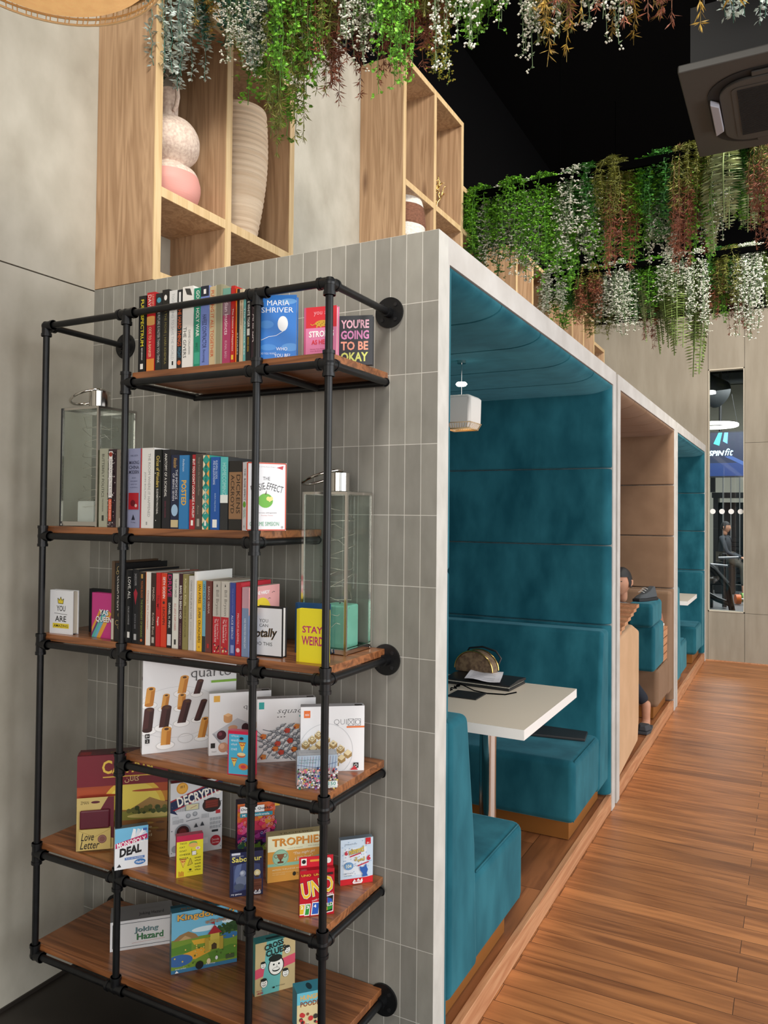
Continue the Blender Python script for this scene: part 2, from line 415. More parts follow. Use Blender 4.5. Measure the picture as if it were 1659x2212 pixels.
# window in the far wall
wf = MB(); WF = pm('window_frame', (206, 196, 176), .5)
wf.box(.026, YE-.006, .57, .036, YE+.1, 3.39, WF).box(.398, YE-.006, .57, .408, YE+.1, 3.39, WF).box(.026, YE-.006, .57, .408, YE+.1, .582, WF).box(.026, YE-.006, 3.378, .408, YE+.1, 3.39, WF)
wo = struct(wf, 'window_1')
gp = MB().box(.036, YE+.04, .582, .398, YE+.048, 3.378, GLASS).build('glass_pane', wo)
for i in range(4):
    x = .072+i*.098
    d = MB(); fc = Face(d, (x-.03, YE+.036, 1.70), (1, 0, 0), (0, 0, 1), .06, .06); fc.disc(.5, .5, .5, pm('frosted_dot', (250, 250, 248), .6), 24)
    d.tube([(x, YE+.0395, 1.73), (x, YE+.0365, 1.73)], .03, pm('frosted_dot', (250, 250, 248), .6), 24)
    d.build('frosted_dot', wo)

# ------------------------------------------------------------------ booths
FT = .082
def arc(cx, cy, r, a0, a1, n=7): return [(cx+r*math.cos(R(a0+(a1-a0)*i/n)), cy+r*math.sin(R(a0+(a1-a0)*i/n))) for i in range(n+1)]
def booth(i, fab, desc, word):
    y0 = W*i; y1 = y0+W
    ya = y0 if i == 0 else y0+.025          # outer faces of the frame
    yb = y1-.025 if i < 2 else y1
    t = thing('booth_shell', f'{word} booth with pale plaster portal frame and {desc.split()[-1]} padded velvet lining', 'booth', (0, y0, 0))
    inv = -y0
    def P(mb, nm, **k): o = mb.build(nm, t, loc=(0, 0, 0), **k); return o
    ys = .0705 if i == 0 else ya+inv
    P(MB().box(-.3, ys, 0, 0, ya+FT+inv, H-FT, FRAME) if i else MB().box(-.3, .0705, 0, -.0002, FT, H-FT, FRAME), 'post')
    P(MB().box(-.3, yb-FT+inv, 0, 0, yb+inv, H-FT, FRAME), 'post')
    P(MB().box(XL+.001, ys, H-FT, 0 if i else -.0002, yb+inv, H, FRAME), 'lintel')
    P(MB().box(XL+.001, ys, .0, -.3, ya+.05+inv, H-FT, FRAME), 'side_panel'); P(MB().box(XL+.001, yb-.05+inv, .0, -.3, yb+inv, H-FT, FRAME), 'side_panel')
    ia = ya+FT; ib = yb-FT
    # platform
    pl = thing('booth_platform', f'raised wooden platform under the {desc} booth', 'platform', (0, y0, 0))
    MB().box(XL+.3, ia+inv, .002, -.03, ib+inv, .085, PLATM).build('deck', pl)
    MB().box(-.03, ia+inv, .002, -.004, ib+inv, .088, STEPM).build('step_fascia', pl, bevel=.002)
    # padding
    pd = t
    zs = [.095, 1.05, 1.498, 1.938, H-FT-.003]
    for a, b in zip(zs, zs[1:]):
        r = .052
        prof = [(-1.3, ib+inv-.002), (-.003, ib+inv-.002)]+[(-.055+.052*math.cos(R(q)), ib+inv-.012+.05*math.sin(R(q))) for q in range(0, -91, -10)]+[(-1.3, ib+inv-.062)]
        MB().prism(prof, a+.003, b-.003, 2, fab, True).build('side_pad', pd, bevel=.012, seg=3)
        prof = [(-1.3, ia+inv+.002), (-1.3, ia+inv+.05)]+[(-.05+.047*math.cos(R(q)), ia+inv+.012+.038*math.sin(R(q))) for q in range(90, -1, -10)]+[(-.003, ia+inv+.002)]
        MB().prism(prof, a+.003, b-.003, 2, fab, True).build('side_pad', pd, bevel=.008, seg=2)
    n = 5; wy = (ib-ia-.004)/n
    for k in range(n):
        a = ia+inv+.002+k*wy; zt = H-FT-.002
        prof = [(-1.3, zt), (-1.3, zt-.055)]+[(-.15+.147*math.cos(R(q)), zt-.008+.047*math.sin(R(q))) for q in range(-90, 1, 9)]+[(-.003, zt)]
        MB().prism(prof, a+.0015, a+wy-.0015, 1, fab, True).build('ceiling_pad', pd, bevel=.016, seg=3)
    MB().box(-1.35, ia+inv, .09, -1.3, ib+inv, H-FT, fab).build('back_pad', pd)
    # benches
    def bench(near):
        s = 1 if near else -1
        Y = (lambda v: ia+inv+.05+v) if near else (lambda v: ib+inv-.062-v)
        o = thing('banquette', f'{desc} velvet banquette on the {"near" if near else "far"} side of the {desc} booth', 'bench seat', (0, y0, 0))
        def poly(pts): return [(Y(a), b) for a, b in pts]
        if i == 1 and near: return o, Y
        MB().prism(poly([(.10, .19), (.75, .19), (.75, .49), (.10, .49)]), -1.28, -.012, 0, fab).build('seat', o, bevel=.035, seg=4)
        MB().prism(poly([(.0, .19), (.25, .19), (.225, .6), (.15, 1.035), (.0, 1.035)]), -1.28, -.006, 0, fab).build('backrest', o, bevel=.025, seg=4)
        # piping on the end faces
        pp = MB(); pts = [(-.022, Y(.75)-s*.022, .2), (-.022, Y(.75)-s*.022, .455), (-.022, Y(.725)-s*.012, .484), (-.022, Y(.26), .484)]
        pp.tube(pts, .0028, fab, 6); pp.build('piping', o)
        a, b = sorted((Y(.03), Y(.67)))
        MB().box(-1.25, a, .089, -.06, b, .188, BRASS).build('plinth', o)
        return o, Y
    return bench(True), bench(False)
VB = 'beige'
booth(0, TEAL, 'nearest teal', 'nearest')
(bn2, Yn), _ = booth(1, BEIGE, 'beige', 'middle')
booth(2, TEAL, 'farthest teal', 'farthest')
# beige bench, near side: tall solid end with a sloping wooden cap
BG = pm('beige_light', (196, 156, 120), .9, spec=.2, sheen=.25, c2=(206, 166, 130), sc=5)
MB().prism([(.085, .13), (.16, .1), (.80, .16), (.84, .30), (.84, .9), (.62, .96), (.085, .93)], -.5, -.012, 0, BG).build('end_panel', bn2, bevel=.02, seg=3)
MB().box(-1.28, .085, .19, -.5, .78, .49, BG).build('seat', bn2, bevel=.03, seg=3)
MB().box(-1.28, .085, .19, -.5, .26, 1.03, BG).build('backrest', bn2, bevel=.03, seg=3)
MB().box(-.5, .1, .089, -.05, .7, .13, BRASS).build('plinth', bn2)
cap = MB()
for k in range(7):
    cap.prism([(.12+k*.1, .952+k*.017), (.216+k*.1, .952+k*.017), (.216+k*.1, .975+k*.017), (.12+k*.1, .975+k*.017)], -.45, -.01, 0, STEPM)
cap.build('wooden_cap', bn2)

# tables
def table(y0, x1, label):
    t = thing('booth_table', label, 'table', (0, y0, 0))
    o = MB().box(-1.2, .845, .806, x1, 1.665, .846, WHITE)
    o.add([(-1.2, .845, .8462), (x1, .845, .8462), (x1, 1.665, .8462), (-1.2, 1.665, .8462)], [(0, 1, 2, 3)], TABLETOP)
    o.build('tabletop', t)
    MB().cyl((-.29, 1.25, .1), (-.29, 1.25, .806), .038, CHROME, 32).build('leg', t)
    MB().cyl((-.29, 1.25, .0855), (-.29, 1.25, .1), .06, CHROME, 40).build('base_plate', t)
    MB().box(-.8, 1.0, .796, -.1, 1.5, .806, BLACK).build('bracket', t)
    return t
table(0, -.0, 'white table with steel pole leg in the nearest teal booth')
table(5.2, -.0, 'white table edge seen in the farthest teal booth')

# ------------------------------------------------------------------ oak display boxes high on the left wall
XF = -1.118
def oak_unit(name, label, y0, cols, zlo, shelf, tops, mids=None):
    """cols: y of the vertical boards; tops: top height per column"""
    t = thing(name, label, 'wall shelf', (XL+.001, 0, 0)); d = XF-XL-.001; b = .036
    def part(nm, x1, ya, za, yb, zb):
        m = MB().box(0, ya, za, x1-.004, yb, zb, OAK).box(x1-.004, ya, za, x1, yb, zb, OAKE); m.build(nm, t)
    for k, y in enumerate(cols):
        zt = max(tops[max(k-1, 0)], tops[min(k, len(tops)-1)])
        part('upright', d, y, zlo, y+b, zt)
    for k in range(len(cols)-1):
        a, c = cols[k]+b, cols[k+1]
        part('top_board', d, a, tops[k]-b, c, tops[k])
        part('shelf', d, a, shelf-b, c, shelf)
        part('bottom_board', d, a, zlo, c, zlo+b)
    return t
oak_unit('oak_wall_box', 'oak wall shelf box nearest the camera holding two vases', -.0, [0.0, .40, .85], 2.503, 2.853, [3.63, 3.63])
oak_unit('oak_wall_box', 'oak wall shelf box in the middle with basket and gold ornament', 0, [2.02, 2.465, 2.93, 3.42], 2.503, 3.66, [4.40, 4.40, 3.96])
oak_unit('oak_wall_box', 'oak wall shelf box third along, partly hidden by hanging plants', 0, [4.15, 4.6, 5.1], 2.503, 3.3, [3.92, 3.92])
oak_unit('oak_wall_box', 'farthest oak wall shelf box above the last booth', 0, [6.0, 6.5, 7.0, 7.55], 2.503, 3.1, [3.92, 3.92, 3.68])

# ------------------------------------------------------------------ iron pipe shelf
AX = [-1.2438, -.8844, -.3905, -.1585]; D = -.3465
ZT, Z1, Z2, Z3, Z4, Z5, Z6 = 2.2711, 2.0587, 1.5849, 1.2346, .9051, .5616, .2376
rack = thing('pipe_shelf', 'black iron pipe shelf with walnut boards on the grey tiled wall', 'shelving unit', (-.7, D, Z6))
off = Vector((-.7, D, Z6)); PR = .0104
def rel(p): return tuple(Vector(p)-off)
def pipe(nm, a, b): MB().cyl(rel(a), rel(b), PR, PIPE, 20).build(nm, rack)
def fitting(c, dirs, L=.034):
    m = MB(); c = Vector(c)-off
    for d in dirs:
        d = Vector(d); m.cyl(c, c+d*L, .0150, PIPE, 20); m.cyl(c+d*(L-.009), c+d*L, .0168, PIPE, 20)
    m.lathe([(0.0001, -.0165), (.010, -.0135), (.0155, -.006), (.0165, 0), (.0155, .006), (.010, .0135), (.0001, .0165)], tuple(c), PIPE, 18)
    m.build('pipe_fitting', rack)
def flange(c):
    m = MB(); c = Vector(c)-off; y = -D
    m.cyl((c.x, y-.0005, c.z), (c.x, y-.007, c.z), .046, PIPE, 36).cyl((c.x, y-.007, c.z), (c.x, y-.03, c.z), .0165, PIPE, 20)
    for k in range(4):
        a = R(45+90*k); m.cyl((c.x+.031*math.cos(a), y-.007, c.z+.031*math.sin(a)), (c.x+.031*math.cos(a), y-.0095, c.z+.031*math.sin(a)), .006, pm('bolt_head', (50, 50, 52), .35, metal=.6), 6)
    m.build('wall_flange', rack)
for k, x in enumerate(AX): pipe('upright', (x, D, Z6), (x, D, ZT))
lv = {ZT: (0, 3), Z1: (1, 3), Z2: (0, 2), Z3: (0, 3), Z4: (1, 3), Z5: (0, 3), Z6: (0, 3)}
Xp, Xm, Yp, Zp, Zm = (1, 0, 0), (-1, 0, 0), (0, 1, 0), (0, 0, 1), (0, 0, -1)
for z, (a, b) in lv.items():
    pipe('front_rail', (AX[a], D, z), (AX[b], D, z))
    for k in (a, b):
        y1 = -.0 if (z in (ZT, Z6) or (z == Z3 and k == b)) else -.025
        pipe('side_rail', (AX[k], D, z), (AX[k], y1 if y1 else -.001, z))
        if y1 == 0 or y1 == -.0: flange((AX[k], 0, z))
        else: MB().cyl(rel((AX[k], -.025, z)), rel((AX[k], -.013, z)), .0135, PIPE, 20, r2=.008).build('end_cap', rack)
    for k in range(a, b+1):
        ds = []
        if k > a: ds.append(Xm)
        if k < b: ds.append(Xp)
        if k in (a, b): ds.append(Yp)
        if z < ZT: ds.append(Zp)
        if z > Z6: ds.append(Zm)
        fitting((AX[k], D, z), ds)
    if z < ZT:
        pipe('back_rail', (AX[a], -.035, z-.004), (AX[b], -.035, z-.004))
        if z == Z1:
            for xx in (AX[2],): pipe('cross_rail', (xx, D, z), (xx, -.035, z-.004))
        x0 = AX[a]+.004; x1 = AX[b]-(.004 if b == 3 else .0)
        MB().box(*rel((x0-.02 if a == 0 else x0+.012, D+.0105, z+.0105)), *rel((x1, -.002, z+.0325)), WAL).build('shelf_board', rack, bevel=.002)
TOP = {1: Z1+.0325, 2: Z2+.0325, 3: Z3+.0325, 4: Z4+.0325, 5: Z5+.0325, 6: Z6+.0325}

# ------------------------------------------------------------------ books
def book(label, x, y, z, t, d, h, col, spine=(), cover=(), rz=0.0, page=PAGE, group=None, hard=False, rough=.42, name='book', right=False):
    """local frame: spine on the -Y side, front cover on +X; origin at the left foot of the spine"""
    o = thing(name, label, 'book', (x, y, z), rz, group)
    c = .0026 if hard else .0009; e = .003 if hard else 0.0
    cm = ink(col, rough); m = MB()
    m.box(0, 0, 0, t, c, h, cm); m.box(0, c, 0, c, d, h, cm); m.box(t-c, c, 0, t, d, h, cm)
    s = Face(m, (0, 0, h), (0, 0, -1), (1, 0, 0), h, t); s.ops(spine)
    if cover: Face(m, (t, 0, 0), (0, 1, 0), (0, 0, 1), d, h).ops(cover)
    m.build('cover', o)
    MB().box(c+.0002, c+.0004, e, t-c-.0002, d-e-.0008, h-e, page).build('page_block', o)
    return o
def T(s, u0, u1, v0, v1, c, b=0.0): return ('t', s, u0, v0, u1, v1, c, b)
W_ = 'f2f0ea'; K = '18181a'
# spine artwork: u runs down the spine, v across it
ROW1 = [
 (-.854, .030, .234, '17181a', [T('FULL SPECTRUM', .05, .66, .3, .72, 'f2e23c', .012), T('ARJUN SUBRAMANIAM', .68, .84, .35, .62, W_), ('r', .89, .3, .96, .7, W_)], 'black paperback with yellow spine lettering, leftmost book of the top shelf'),
 (-.821, .033, .241, 'c4232b', [T('LINDSEY', .03, .18, .62, .85, 'e8b7a0'), T('DAVIS', .03, .22, .12, .52, W_), ('e', .36, .5, .06, .9, 'd9a05a'), ('r', .84, .03, .99, .97, 'e0903a'), T('ODE TO A BANKER', .44, .82, .25, .58, 'f1d9b0')], 'red paperback with portrait and orange foot, beside the black yellow-lettered one'),
 (-.785, .025, .234, '1f2326', [('d', .09, .5, .035, '4fa0b8'), T('THE FUTURE IS FASTER THAN YOU THINK', .2, .9, .3, .7, 'cfd2cf')], 'thin charcoal paperback with tiny blue dot near the top shelf corner post'),
 (-.758, .027, .241, '201f1c', [('e', .1, .5, .035, .22, W_), T('ON THE MOVE | HARI KHEMKA', .2, .93, .28, .7, '8f8448')], 'black paperback with olive lettering and white oval on the top shelf'),
 (-.730, .031, .235, 'e4e5e4', [T('TOO YOUNG TO SAVE THE WORLD', .04, .88, .3, .62, 'a9acb0'), ('r', .9, .4, .95, .6, '2a2a2a')], 'white paperback with pale grey lettering on the top shelf'),
 (-.697, .020, .233, '1b1c20', [('r', .03, .3, .16, .7, 'e8e8e8'), T('THE HARD THINGS', .22, .72, .15, .85, 'd9622e', .01), T('FIGHT', .74, .87, .2, .8, '3f86a8'), ('d', .93, .5, .03, 'd9622e')], 'black spine with burnt orange lettering beside the tall white hardback'),
 (-.677, .041, .239, 'e9e7e2', [('p', [(.02, .2), (.1, .4), (.12, .9), (.03, .7)], '3c3c3a'), T('THE GIVERS', .5, .88, .1, .4, '2c2c2c'), T('DAVID CALLAHAN', .54, .84, .6, .78, '5b5b5b')], 'thick white hardback with small dark lettering on the top shelf'),
 (-.634, .026, .230, '1f8a6c', [T("GOD'S HOLY WAR", .03, .62, .3, .8, W_, .01), T('BRETT', .7, .8, .3, .6, '134f3f'), ('r', .82, .1, .97, .9, '3fa588')], 'green book with white capital lettering on the top shelf'),
 (-.608, .031, .232, '7286c8', [('r', 0, 0, .13, 1, '1c2233'), ('r', .04, .35, .1, .65, W_), T('HAFEEZ CONTRACTOR', .36, .78, .25, .75, '1b2650', .005), T('Becoming', .8, .96, .25, .65, '27346b')], 'periwinkle blue hardback with dark head band on the top shelf'),
 (-.577, .023, .228, 'c9b48c', [T('PUTTING IT ALL TOGETHER', .05, .9, .2, .7, 'c2542c', .01)], 'tan book with rust orange lettering on the top shelf'),
 (-.553, .027, .229, '8f8b70', [('r', 0, 0, 1, .12, 'b9b69c'), ('r', 0, .82, 1, .95, 'a9a68a')], 'olive khaki book wrapped in clear film on the top shelf'),
 (-.526, .029, .215, 'a93a63', [('r', 0, 0, .18, 1, '6fa292'), ('r', .18, 0, .36, 1, '8c6a76'), T('Indian Instincts', .12, .62, .25, .7, 'f0dfe4'), T('KUNAL BASU', .7, .93, .3, .6, 'd9aebd')], 'book fading from sage head to magenta foot on the top shelf'),
 (-.496, .013, .219, 'b5221e', [T('The Science of Happiness', .3, .85, .25, .75, W_), ('r', .9, .2, .96, .8, 'e8c040')], 'thin red book with white lettering on the top shelf'),
 (-.482, .0065, .211, 'e07a24', [], 'very thin orange book on the top shelf'),
 (-.475, .0065, .208, '1a1a1c', [T('STORIES', .6, .9, .2, .8, 'c9c9c9')], 'very thin black book beside the orange one on the top shelf'),
 (-.468, .0135, .207, 'c9b79a', [T('A Brief History', .1, .5, .25, .7, '6e4b2a'), ('r', .55, .2, .9, .35, 'ab9474')], 'slim beige book with brown lettering on the top shelf'),
 (-.454, .009, .192, '63a7a6', [T('The Ancient Sea', .2, .9, .2, .75, 'e8f2f0')], 'thin sea green book on the top shelf'),
 (-.4445, .0175, .191, '151516', [T('THE WHITE TIGER', .04, .5, .3, .78, W_, .012), ('r', .52, .25, .62, .8, 'c9c9c2'), T('ARAVIND ADIGA', .64, .86, .35, .65, 'dab23a')], 'black book with white capital lettering, second from the middle post'),
 (-.4265, .0175, .188, '2e1822', [T('AHIMSA', .3, .72, .25, .8, 'efe3e0', .015), T('author', .08, .24, .35, .6, 'b59aa3')], 'maroon black book directly behind the middle top shelf post'),
]
ROW2 = [
 (-1.012, .037, .246, 'a9ab98', [T('BUTTERFLY POLITICS', .07, .62, .28, .58, '2f3028', .006), T('MACKINNON', .64, .8, .35, .55, '4b4c42'), ('r', .85, .35, .92, .6, '3e4038')], 'sage grey hardback beside the glass lantern, leftmost of the second shelf books'),
 (-.971, .034, .243, '3a2a30', 'speckle', 'speckled black and white paperback with white title strip on the second shelf'),
 (-.934, .045, .241, '8c8478', [T('LIVING WITH THE GODS', .04, .8, .35, .65, '4b453c'), ('r', .88, .3, .98, .7, 'c9c4b8')], 'taupe hardback behind the second pipe upright on the second shelf'),
 (-.887, .051, .242, '9499b8', [], 'lavender hardback with red square picture on the second shelf'),
 (-.8345, .005, .241, 'b8323a', [], 'very thin red book beside the lavender hardback'),
 (-.829, .050, .242, 'e2e1de', [T('THE ROOM WHERE IT HAPPENED', .07, .86, .52, .72, '8d8d8d'), T('JOHN BOLTON', .3, .64, .2, .36, '8d8d8d'), ('r', .92, .4, .96, .5, '9a9a9a')], 'thick white hardback with pale grey lettering on the second shelf'),
 (-.778, .028, .236, '1a1c1a', [T('Circus of Wonders', .08, .48, .28, .75, 'd9bf62', .01), T('ELIZABETH MACNEAL', .5, .82, .35, .6, W_), ('d', .15, .8, .006, W_), ('d', .3, .15, .006, W_), ('d', .9, .3, .006, W_), ('d', .6, .85, .005, W_)], 'black book with gold script title on the second shelf'),
 (-.747, .032, .235, '1c1c22', [T('ANATOMY OF A SCANDAL', .05, .6, .25, .55, W_), T('SARAH VAUGHAN', .65, .86, .3, .5, '7a2f44')], 'black paperback with small white capitals on the second shelf'),
 (-.713, .032, .218, '1b2440', [T('THE IMPORTANCE', .2, .6, .55, .82, 'dfe2ea'), T('OF BEING SEVEN', .25, .62, .2, .45, 'dfe2ea'), T('Alexander', .04, .18, .3, .75, 'c9a25a'), ('e', .75, .5, .08, .4, '9fc0dd'), ('r', .88, .05, .98, .95, 'c9b98f')], 'navy paperback with pale blue cloud and striped foot on the second shelf'),
 (-.679, .035, .216, '2f7ab4', [T('Anderson', .05, .22, .35, .6, 'c9dcee'), T('POSTED', .34, .68, .25, .8, 'e8b23a', .02)], 'bright blue book with golden lettering on the second shelf'),
 (-.642, .022, .217, 'a8222a', [('r', 0, .0, .6, .45, '1a1a1c'), T("BUT YOU DON'T LOOK LIKE A MUSLIM", .06, .84, .48, .9, W_, .012), ('r', .88, .3, .95, .7, W_)], 'red and black paperback with white capitals on the second shelf'),
 (-.618, .024, .219, '4b423c', [T('Songs from the Crowned Moon', .05, .55, .35, .7, '9b8f80'), T('Anne', .68, .8, .35, .6, '9b8f80'), ('r', .86, .3, .96, .7, 'a09a90')], 'grey brown paperback beside the teal patterned one'),
 (-.593, .024, .214, '2e9a8c', 'argyle', 'teal paperback with cream and orange diamond pattern'),
 (-.563, .033, .208, '1f55a4', [T('ELEVEN GODS', .05, .3, .55, .75, 'cfe0f4'), T('AND A BILLION INDIANS', .05, .38, .25, .5, 'cfe0f4'), T('BORIA MAJUMDAR', .5, .75, .4, .6, 'a8c4e6'), ('r', .86, .25, .97, .75, W_)], 'royal blue paperback with white publisher square on the second shelf'),
 (-.527, .028, .207, '2c2e30', [('r', 0, 0, .52, 1, '58b8b8'), ('r', .52, 0, .63, 1, 'e6ece8'), T('HOMECOMING', .08, .52, .25, .75, 'a9dcd6')], 'half turquoise half black paperback on the second shelf'),
 (-.497, .046, .195, '23211f', [('r', .16, 0, .84, 1, '8f6c4c'), T('DICKENS', .2, .76, .58, .88, '2a1c12', .006), T('ACKROYD', .2, .76, .14, .42, '2a1c12', .006)], 'thick brown paperback with black head and foot bands'),
]
ROW3 = [
 (-.949, .013, .246, '5b4634', [('r', .72, .1, .98, .9, 'c9c0b0')], 'tall thin brown book at the left end of the third shelf row'),
 (-.935, .031, .240, '1a1a1c', [T('CECELIA AHERN', .16, .6, .3, .75, 'd8d4cc', .008), ('o', .07, .5, .03, .006, 'c8b070'), ('o', .12, .3, .02, .005, 'c8b070'), ('o', .66, .7, .03, .006, 'c8b070'), ('o', .76, .35, .03, .006, 'c8b070'), ('o', .82, .6, .02, .005, 'c8b070')], 'tall black book with gold scroll ornament beside the third shelf upright'),
 (-.889, .026, .222, '232426', [T('LOVE, ALL', .1, .4, .25, .75, W_, .006), T('CALLIE LANGRIDGE', .5, .75, .35, .6, 'b0b0b0'), ('r', .85, .3, .93, .7, W_)], 'black paperback with short white title on the third shelf'),
 (-.861, .026, .225, '1e1f22', [('p', [(.26, .5), (.32, .82), (.48, .5), (.32, .18)], 'a62a3a'), T('DANGEROUS WOMEN', .06, .22, .3, .65, 'a5a5a8'), T('AUTHOR N. NAME', .6, .8, .35, .6, '8a8a90'), ('r', .87, .3, .95, .7, 'b8b8b8')], 'black paperback with red diamond lips on its spine'),
 (-.833, .026, .218, '211a18', [('r', .03, .35, .09, .65, 'b9924c'), T('YOUNG BLOOD', .12, .36, .35, .65, 'c06a34'), T('THE BOUNDARY OF BANARAS', .38, .9, .35, .65, '8d9a4a'), ('d', .94, .5, .02, 'c06a34')], 'black brown paperback with orange and olive lettering'),
 (-.806, .021, .219, 'e6e3dc', [('r', 0, 0, 1, .12, 'd96a2a'), T('Champa the Courtesan', .25, .78, .3, .65, 'b04a4a')], 'white paperback with orange left edge on the third shelf'),
 (-.784, .020, .217, '37241f', [T('MAGIC', .2, .38, .3, .7, 'd2c2b2'), T('Krishna Bhatt', .55, .85, .3, .7, 'd2c2b2'), ('r', .88, .25, .96, .75, 'b8b0a6')], 'dark brown paperback with pale lettering beside the red pair'),
 (-.763, .017, .219, 'c41f22', [T('TRUMP', .3, .5, .2, .8, '7c1216', .01), T('Penguin', .6, .72, .25, .75, W_, .01)], 'red narrow paperback, left one of the red pair'),
 (-.7455, .022, .218, 'd63f22', [T('SETH GODIN', .05, .34, .3, .75, W_, .014), T('LINCHPIN', .46, .7, .3, .75, '241412', .012), ('d', .4, .5, .02, '3c2a26')], 'orange red paperback, right one of the red pair'),
 (-.722, .019, .219, '1d1a20', [T('DRIVE', .02, .32, .12, .9, 'b01c62', .02), T('DANIEL H. PINK', .4, .74, .3, .7, W_), ('r', .82, .1, .97, .9, 'd4d6da')], 'black book with magenta lettering at its head'),
 (-.701, .024, .219, 'dcdad2', [T('THE GAME CHANGER', .07, .32, .35, .7, '2a2a2a'), T('A.G. LAFLEY & RAM CHARAN', .4, .76, .3, .65, 'b3403a'), ('r', .88, .35, .95, .65, '2a2a2a')], 'off white hardback with black and red lettering on the third shelf'),
 (-.675, .014, .220, '3d1a26', [T('BANG TO BEING VOID', .16, .6, .2, .8, W_, .01), T('COMPANION', .66, .95, .3, .7, 'aa8888')], 'narrow plum paperback with white lettering'),
 (-.659, .020, .219, '8c8250', [T('Khullam Khulla', .06, .42, .3, .7, 'dcd6a8'), T('RISHI KAPOOR', .42, .84, .3, .7, '5f5630')], 'olive gold book with cream script on the third shelf'),
 (-.638, .019, .215, 'c9c6c2', [T('CHANGE YOUR LIFE IN 7 DAYS', .06, .58, .3, .65, '5b5b5b'), T('paul mckenna', .62, .86, .35, .6, '8a8a8a')], 'light grey paperback with thin grey lettering'),
 (-.618, .008, .228, 'ecebe8', [], 'tall thin white book behind the yellow spine'),
 (-.608, .020, .202, 'eab62a', [T('IAN AYRES', .05, .32, .25, .75, '2a2010', .01), T('SUPER CRUNCHERS', .38, .88, .25, .75, '2a2010', .01), ('d', .94, .5, .015, 'b8862a')], 'bright yellow paperback with black lettering on the third shelf'),
 (-.587, .0125, .203, '6fa8bc', [T('IAN McEWAN', .05, .42, .25, .75, '27444e'), ('r', .78, 0, 1, 1, '2b3036')], 'thin light blue paperback beside the yellow one'),
 (-.574, .022, .204, '6a3630', [T('BARACK OBAMA', .08, .46, .35, .65, 'd8c4bc'), ('r', .88, .3, .94, .6, 'b02a2a')], 'russet brown paperback with pale capitals'),
 (-.548, .028, .204, 'bcb7ae', 'bill', 'grey and red paperback, left copy of the matching pair'),
 (-.517, .028, .205, 'c4bfb6', 'bill', 'grey and red paperback, right copy of the matching pair'),
 (-.487, .0195, .203, '3a4a94', [T('THE ALMOST MOON', .08, .42, .4, .6, '7c8ac2'), T('ALICE SEBOLD', .45, .78, .3, .65, 'd8dcf0'), ('r', .86, .2, .97, .8, '8f9acc')], 'cobalt blue paperback on the third shelf'),
 (-.465, .0185, .204, 'b81e30', [T('MALCOLM GLADWELL', .42, .84, .3, .65, 'f0d2d4'), ('e', .92, .5, .03, .35, 'e4c8c8')], 'crimson hardback beside the blue and pink one'),
 (-.445, .024, .192, '7c92b4', [('r', 0, 0, .3, 1, 'c69aa6'), T('KIND WORDS FOR UNKIND DAYS', .45, .88, .35, .62, 'e6ecf4')], 'blue and pink paperback whose sunset cover shows past the middle upright'),
]
def pattern(kind, rng):
    if kind == 'speckle':
        L = [('d', rng.uniform(.01, .99), rng.uniform(.04, .96), rng.uniform(.004, .010), rng.choice(['d8d2cf', 'a08a8a', '15110f', 'c9c2c0', '6b3a44']), 6) for _ in range(150)]
        return L+[('r', .03, .28, .62, .72, 'efeceb'), ('d', .07, .5, .03, 'a03a2a'), T('DEMOCRACY ON THE ROAD', .13, .6, .38, .62, '5a5a5a'), ('r', .64, .3, .92, .7, 'dd5a36'), T('RUCHIR SHARMA', .66, .9, .38, .62, 'f4d0c0')]
    if kind == 'argyle':
        L = []
        for k in range(9):
            u = k/8
            for v, c in ((0, 'e8d9b8'), (1, 'e8a24c')):
                L.append(('p', [(max(0, u-.05), v), (u, abs(v-.42)), (min(1, u+.05), v)], c))
        return L+[T('ONE SWEET HOUSE', .1, .42, .35, .65, '0f4a48', .012), T('SHANNON PUFAHL', .45, .8, .35, .65, 'e8f0e4', .008), ('r', .88, .35, .95, .65, W_)]
    L = [('r', .49, 0, 1, 1, 'b82430'), ('p', [(.03, .5), (.07, .62), (.08, .45)], '2a2a2a'), T('Bill Bryson', .12, .47, .3, .78, '77746e', .0), T('The Life and Times of', .52, .8, .58, .78, 'e8c8c8'), T('The Thunderbolt Kid', .52, .84, .25, .5, 'f4e6e6')]
    for _ in range(14): L.append(('d', rng.uniform(.86, .98), rng.uniform(.15, .85), .012, rng.choice(['e8e0d0', '23406a', '1a1a1a', 'd0a060', 'b82430']), 7))
    return L
rng = random.Random(5)
SUN = [('r', 0, 0, 1, 1, 'e9a9a8'), ('d', .42, .60, .30, 'edd23c', 26), ('r', 0, 0, 1, .62, 'e9a9a8'), ('e', .2, .5, .3, .16, '86a4d6'), ('e', .75, .53, .4, .15, '86a4d6'), ('r', 0, 0, 1, .5, '86a4d6'), ('t', 'JAYNE HARDY', .12, .86, .66, .93, 'ffffff', .02), ('l', [(.62, .8), (.66, .81), (.7, .8)], .01, '5a4a4a'), ('l', [(.74, .88), (.79, .9), (.84, .89)], .01, '5a4a4a')]
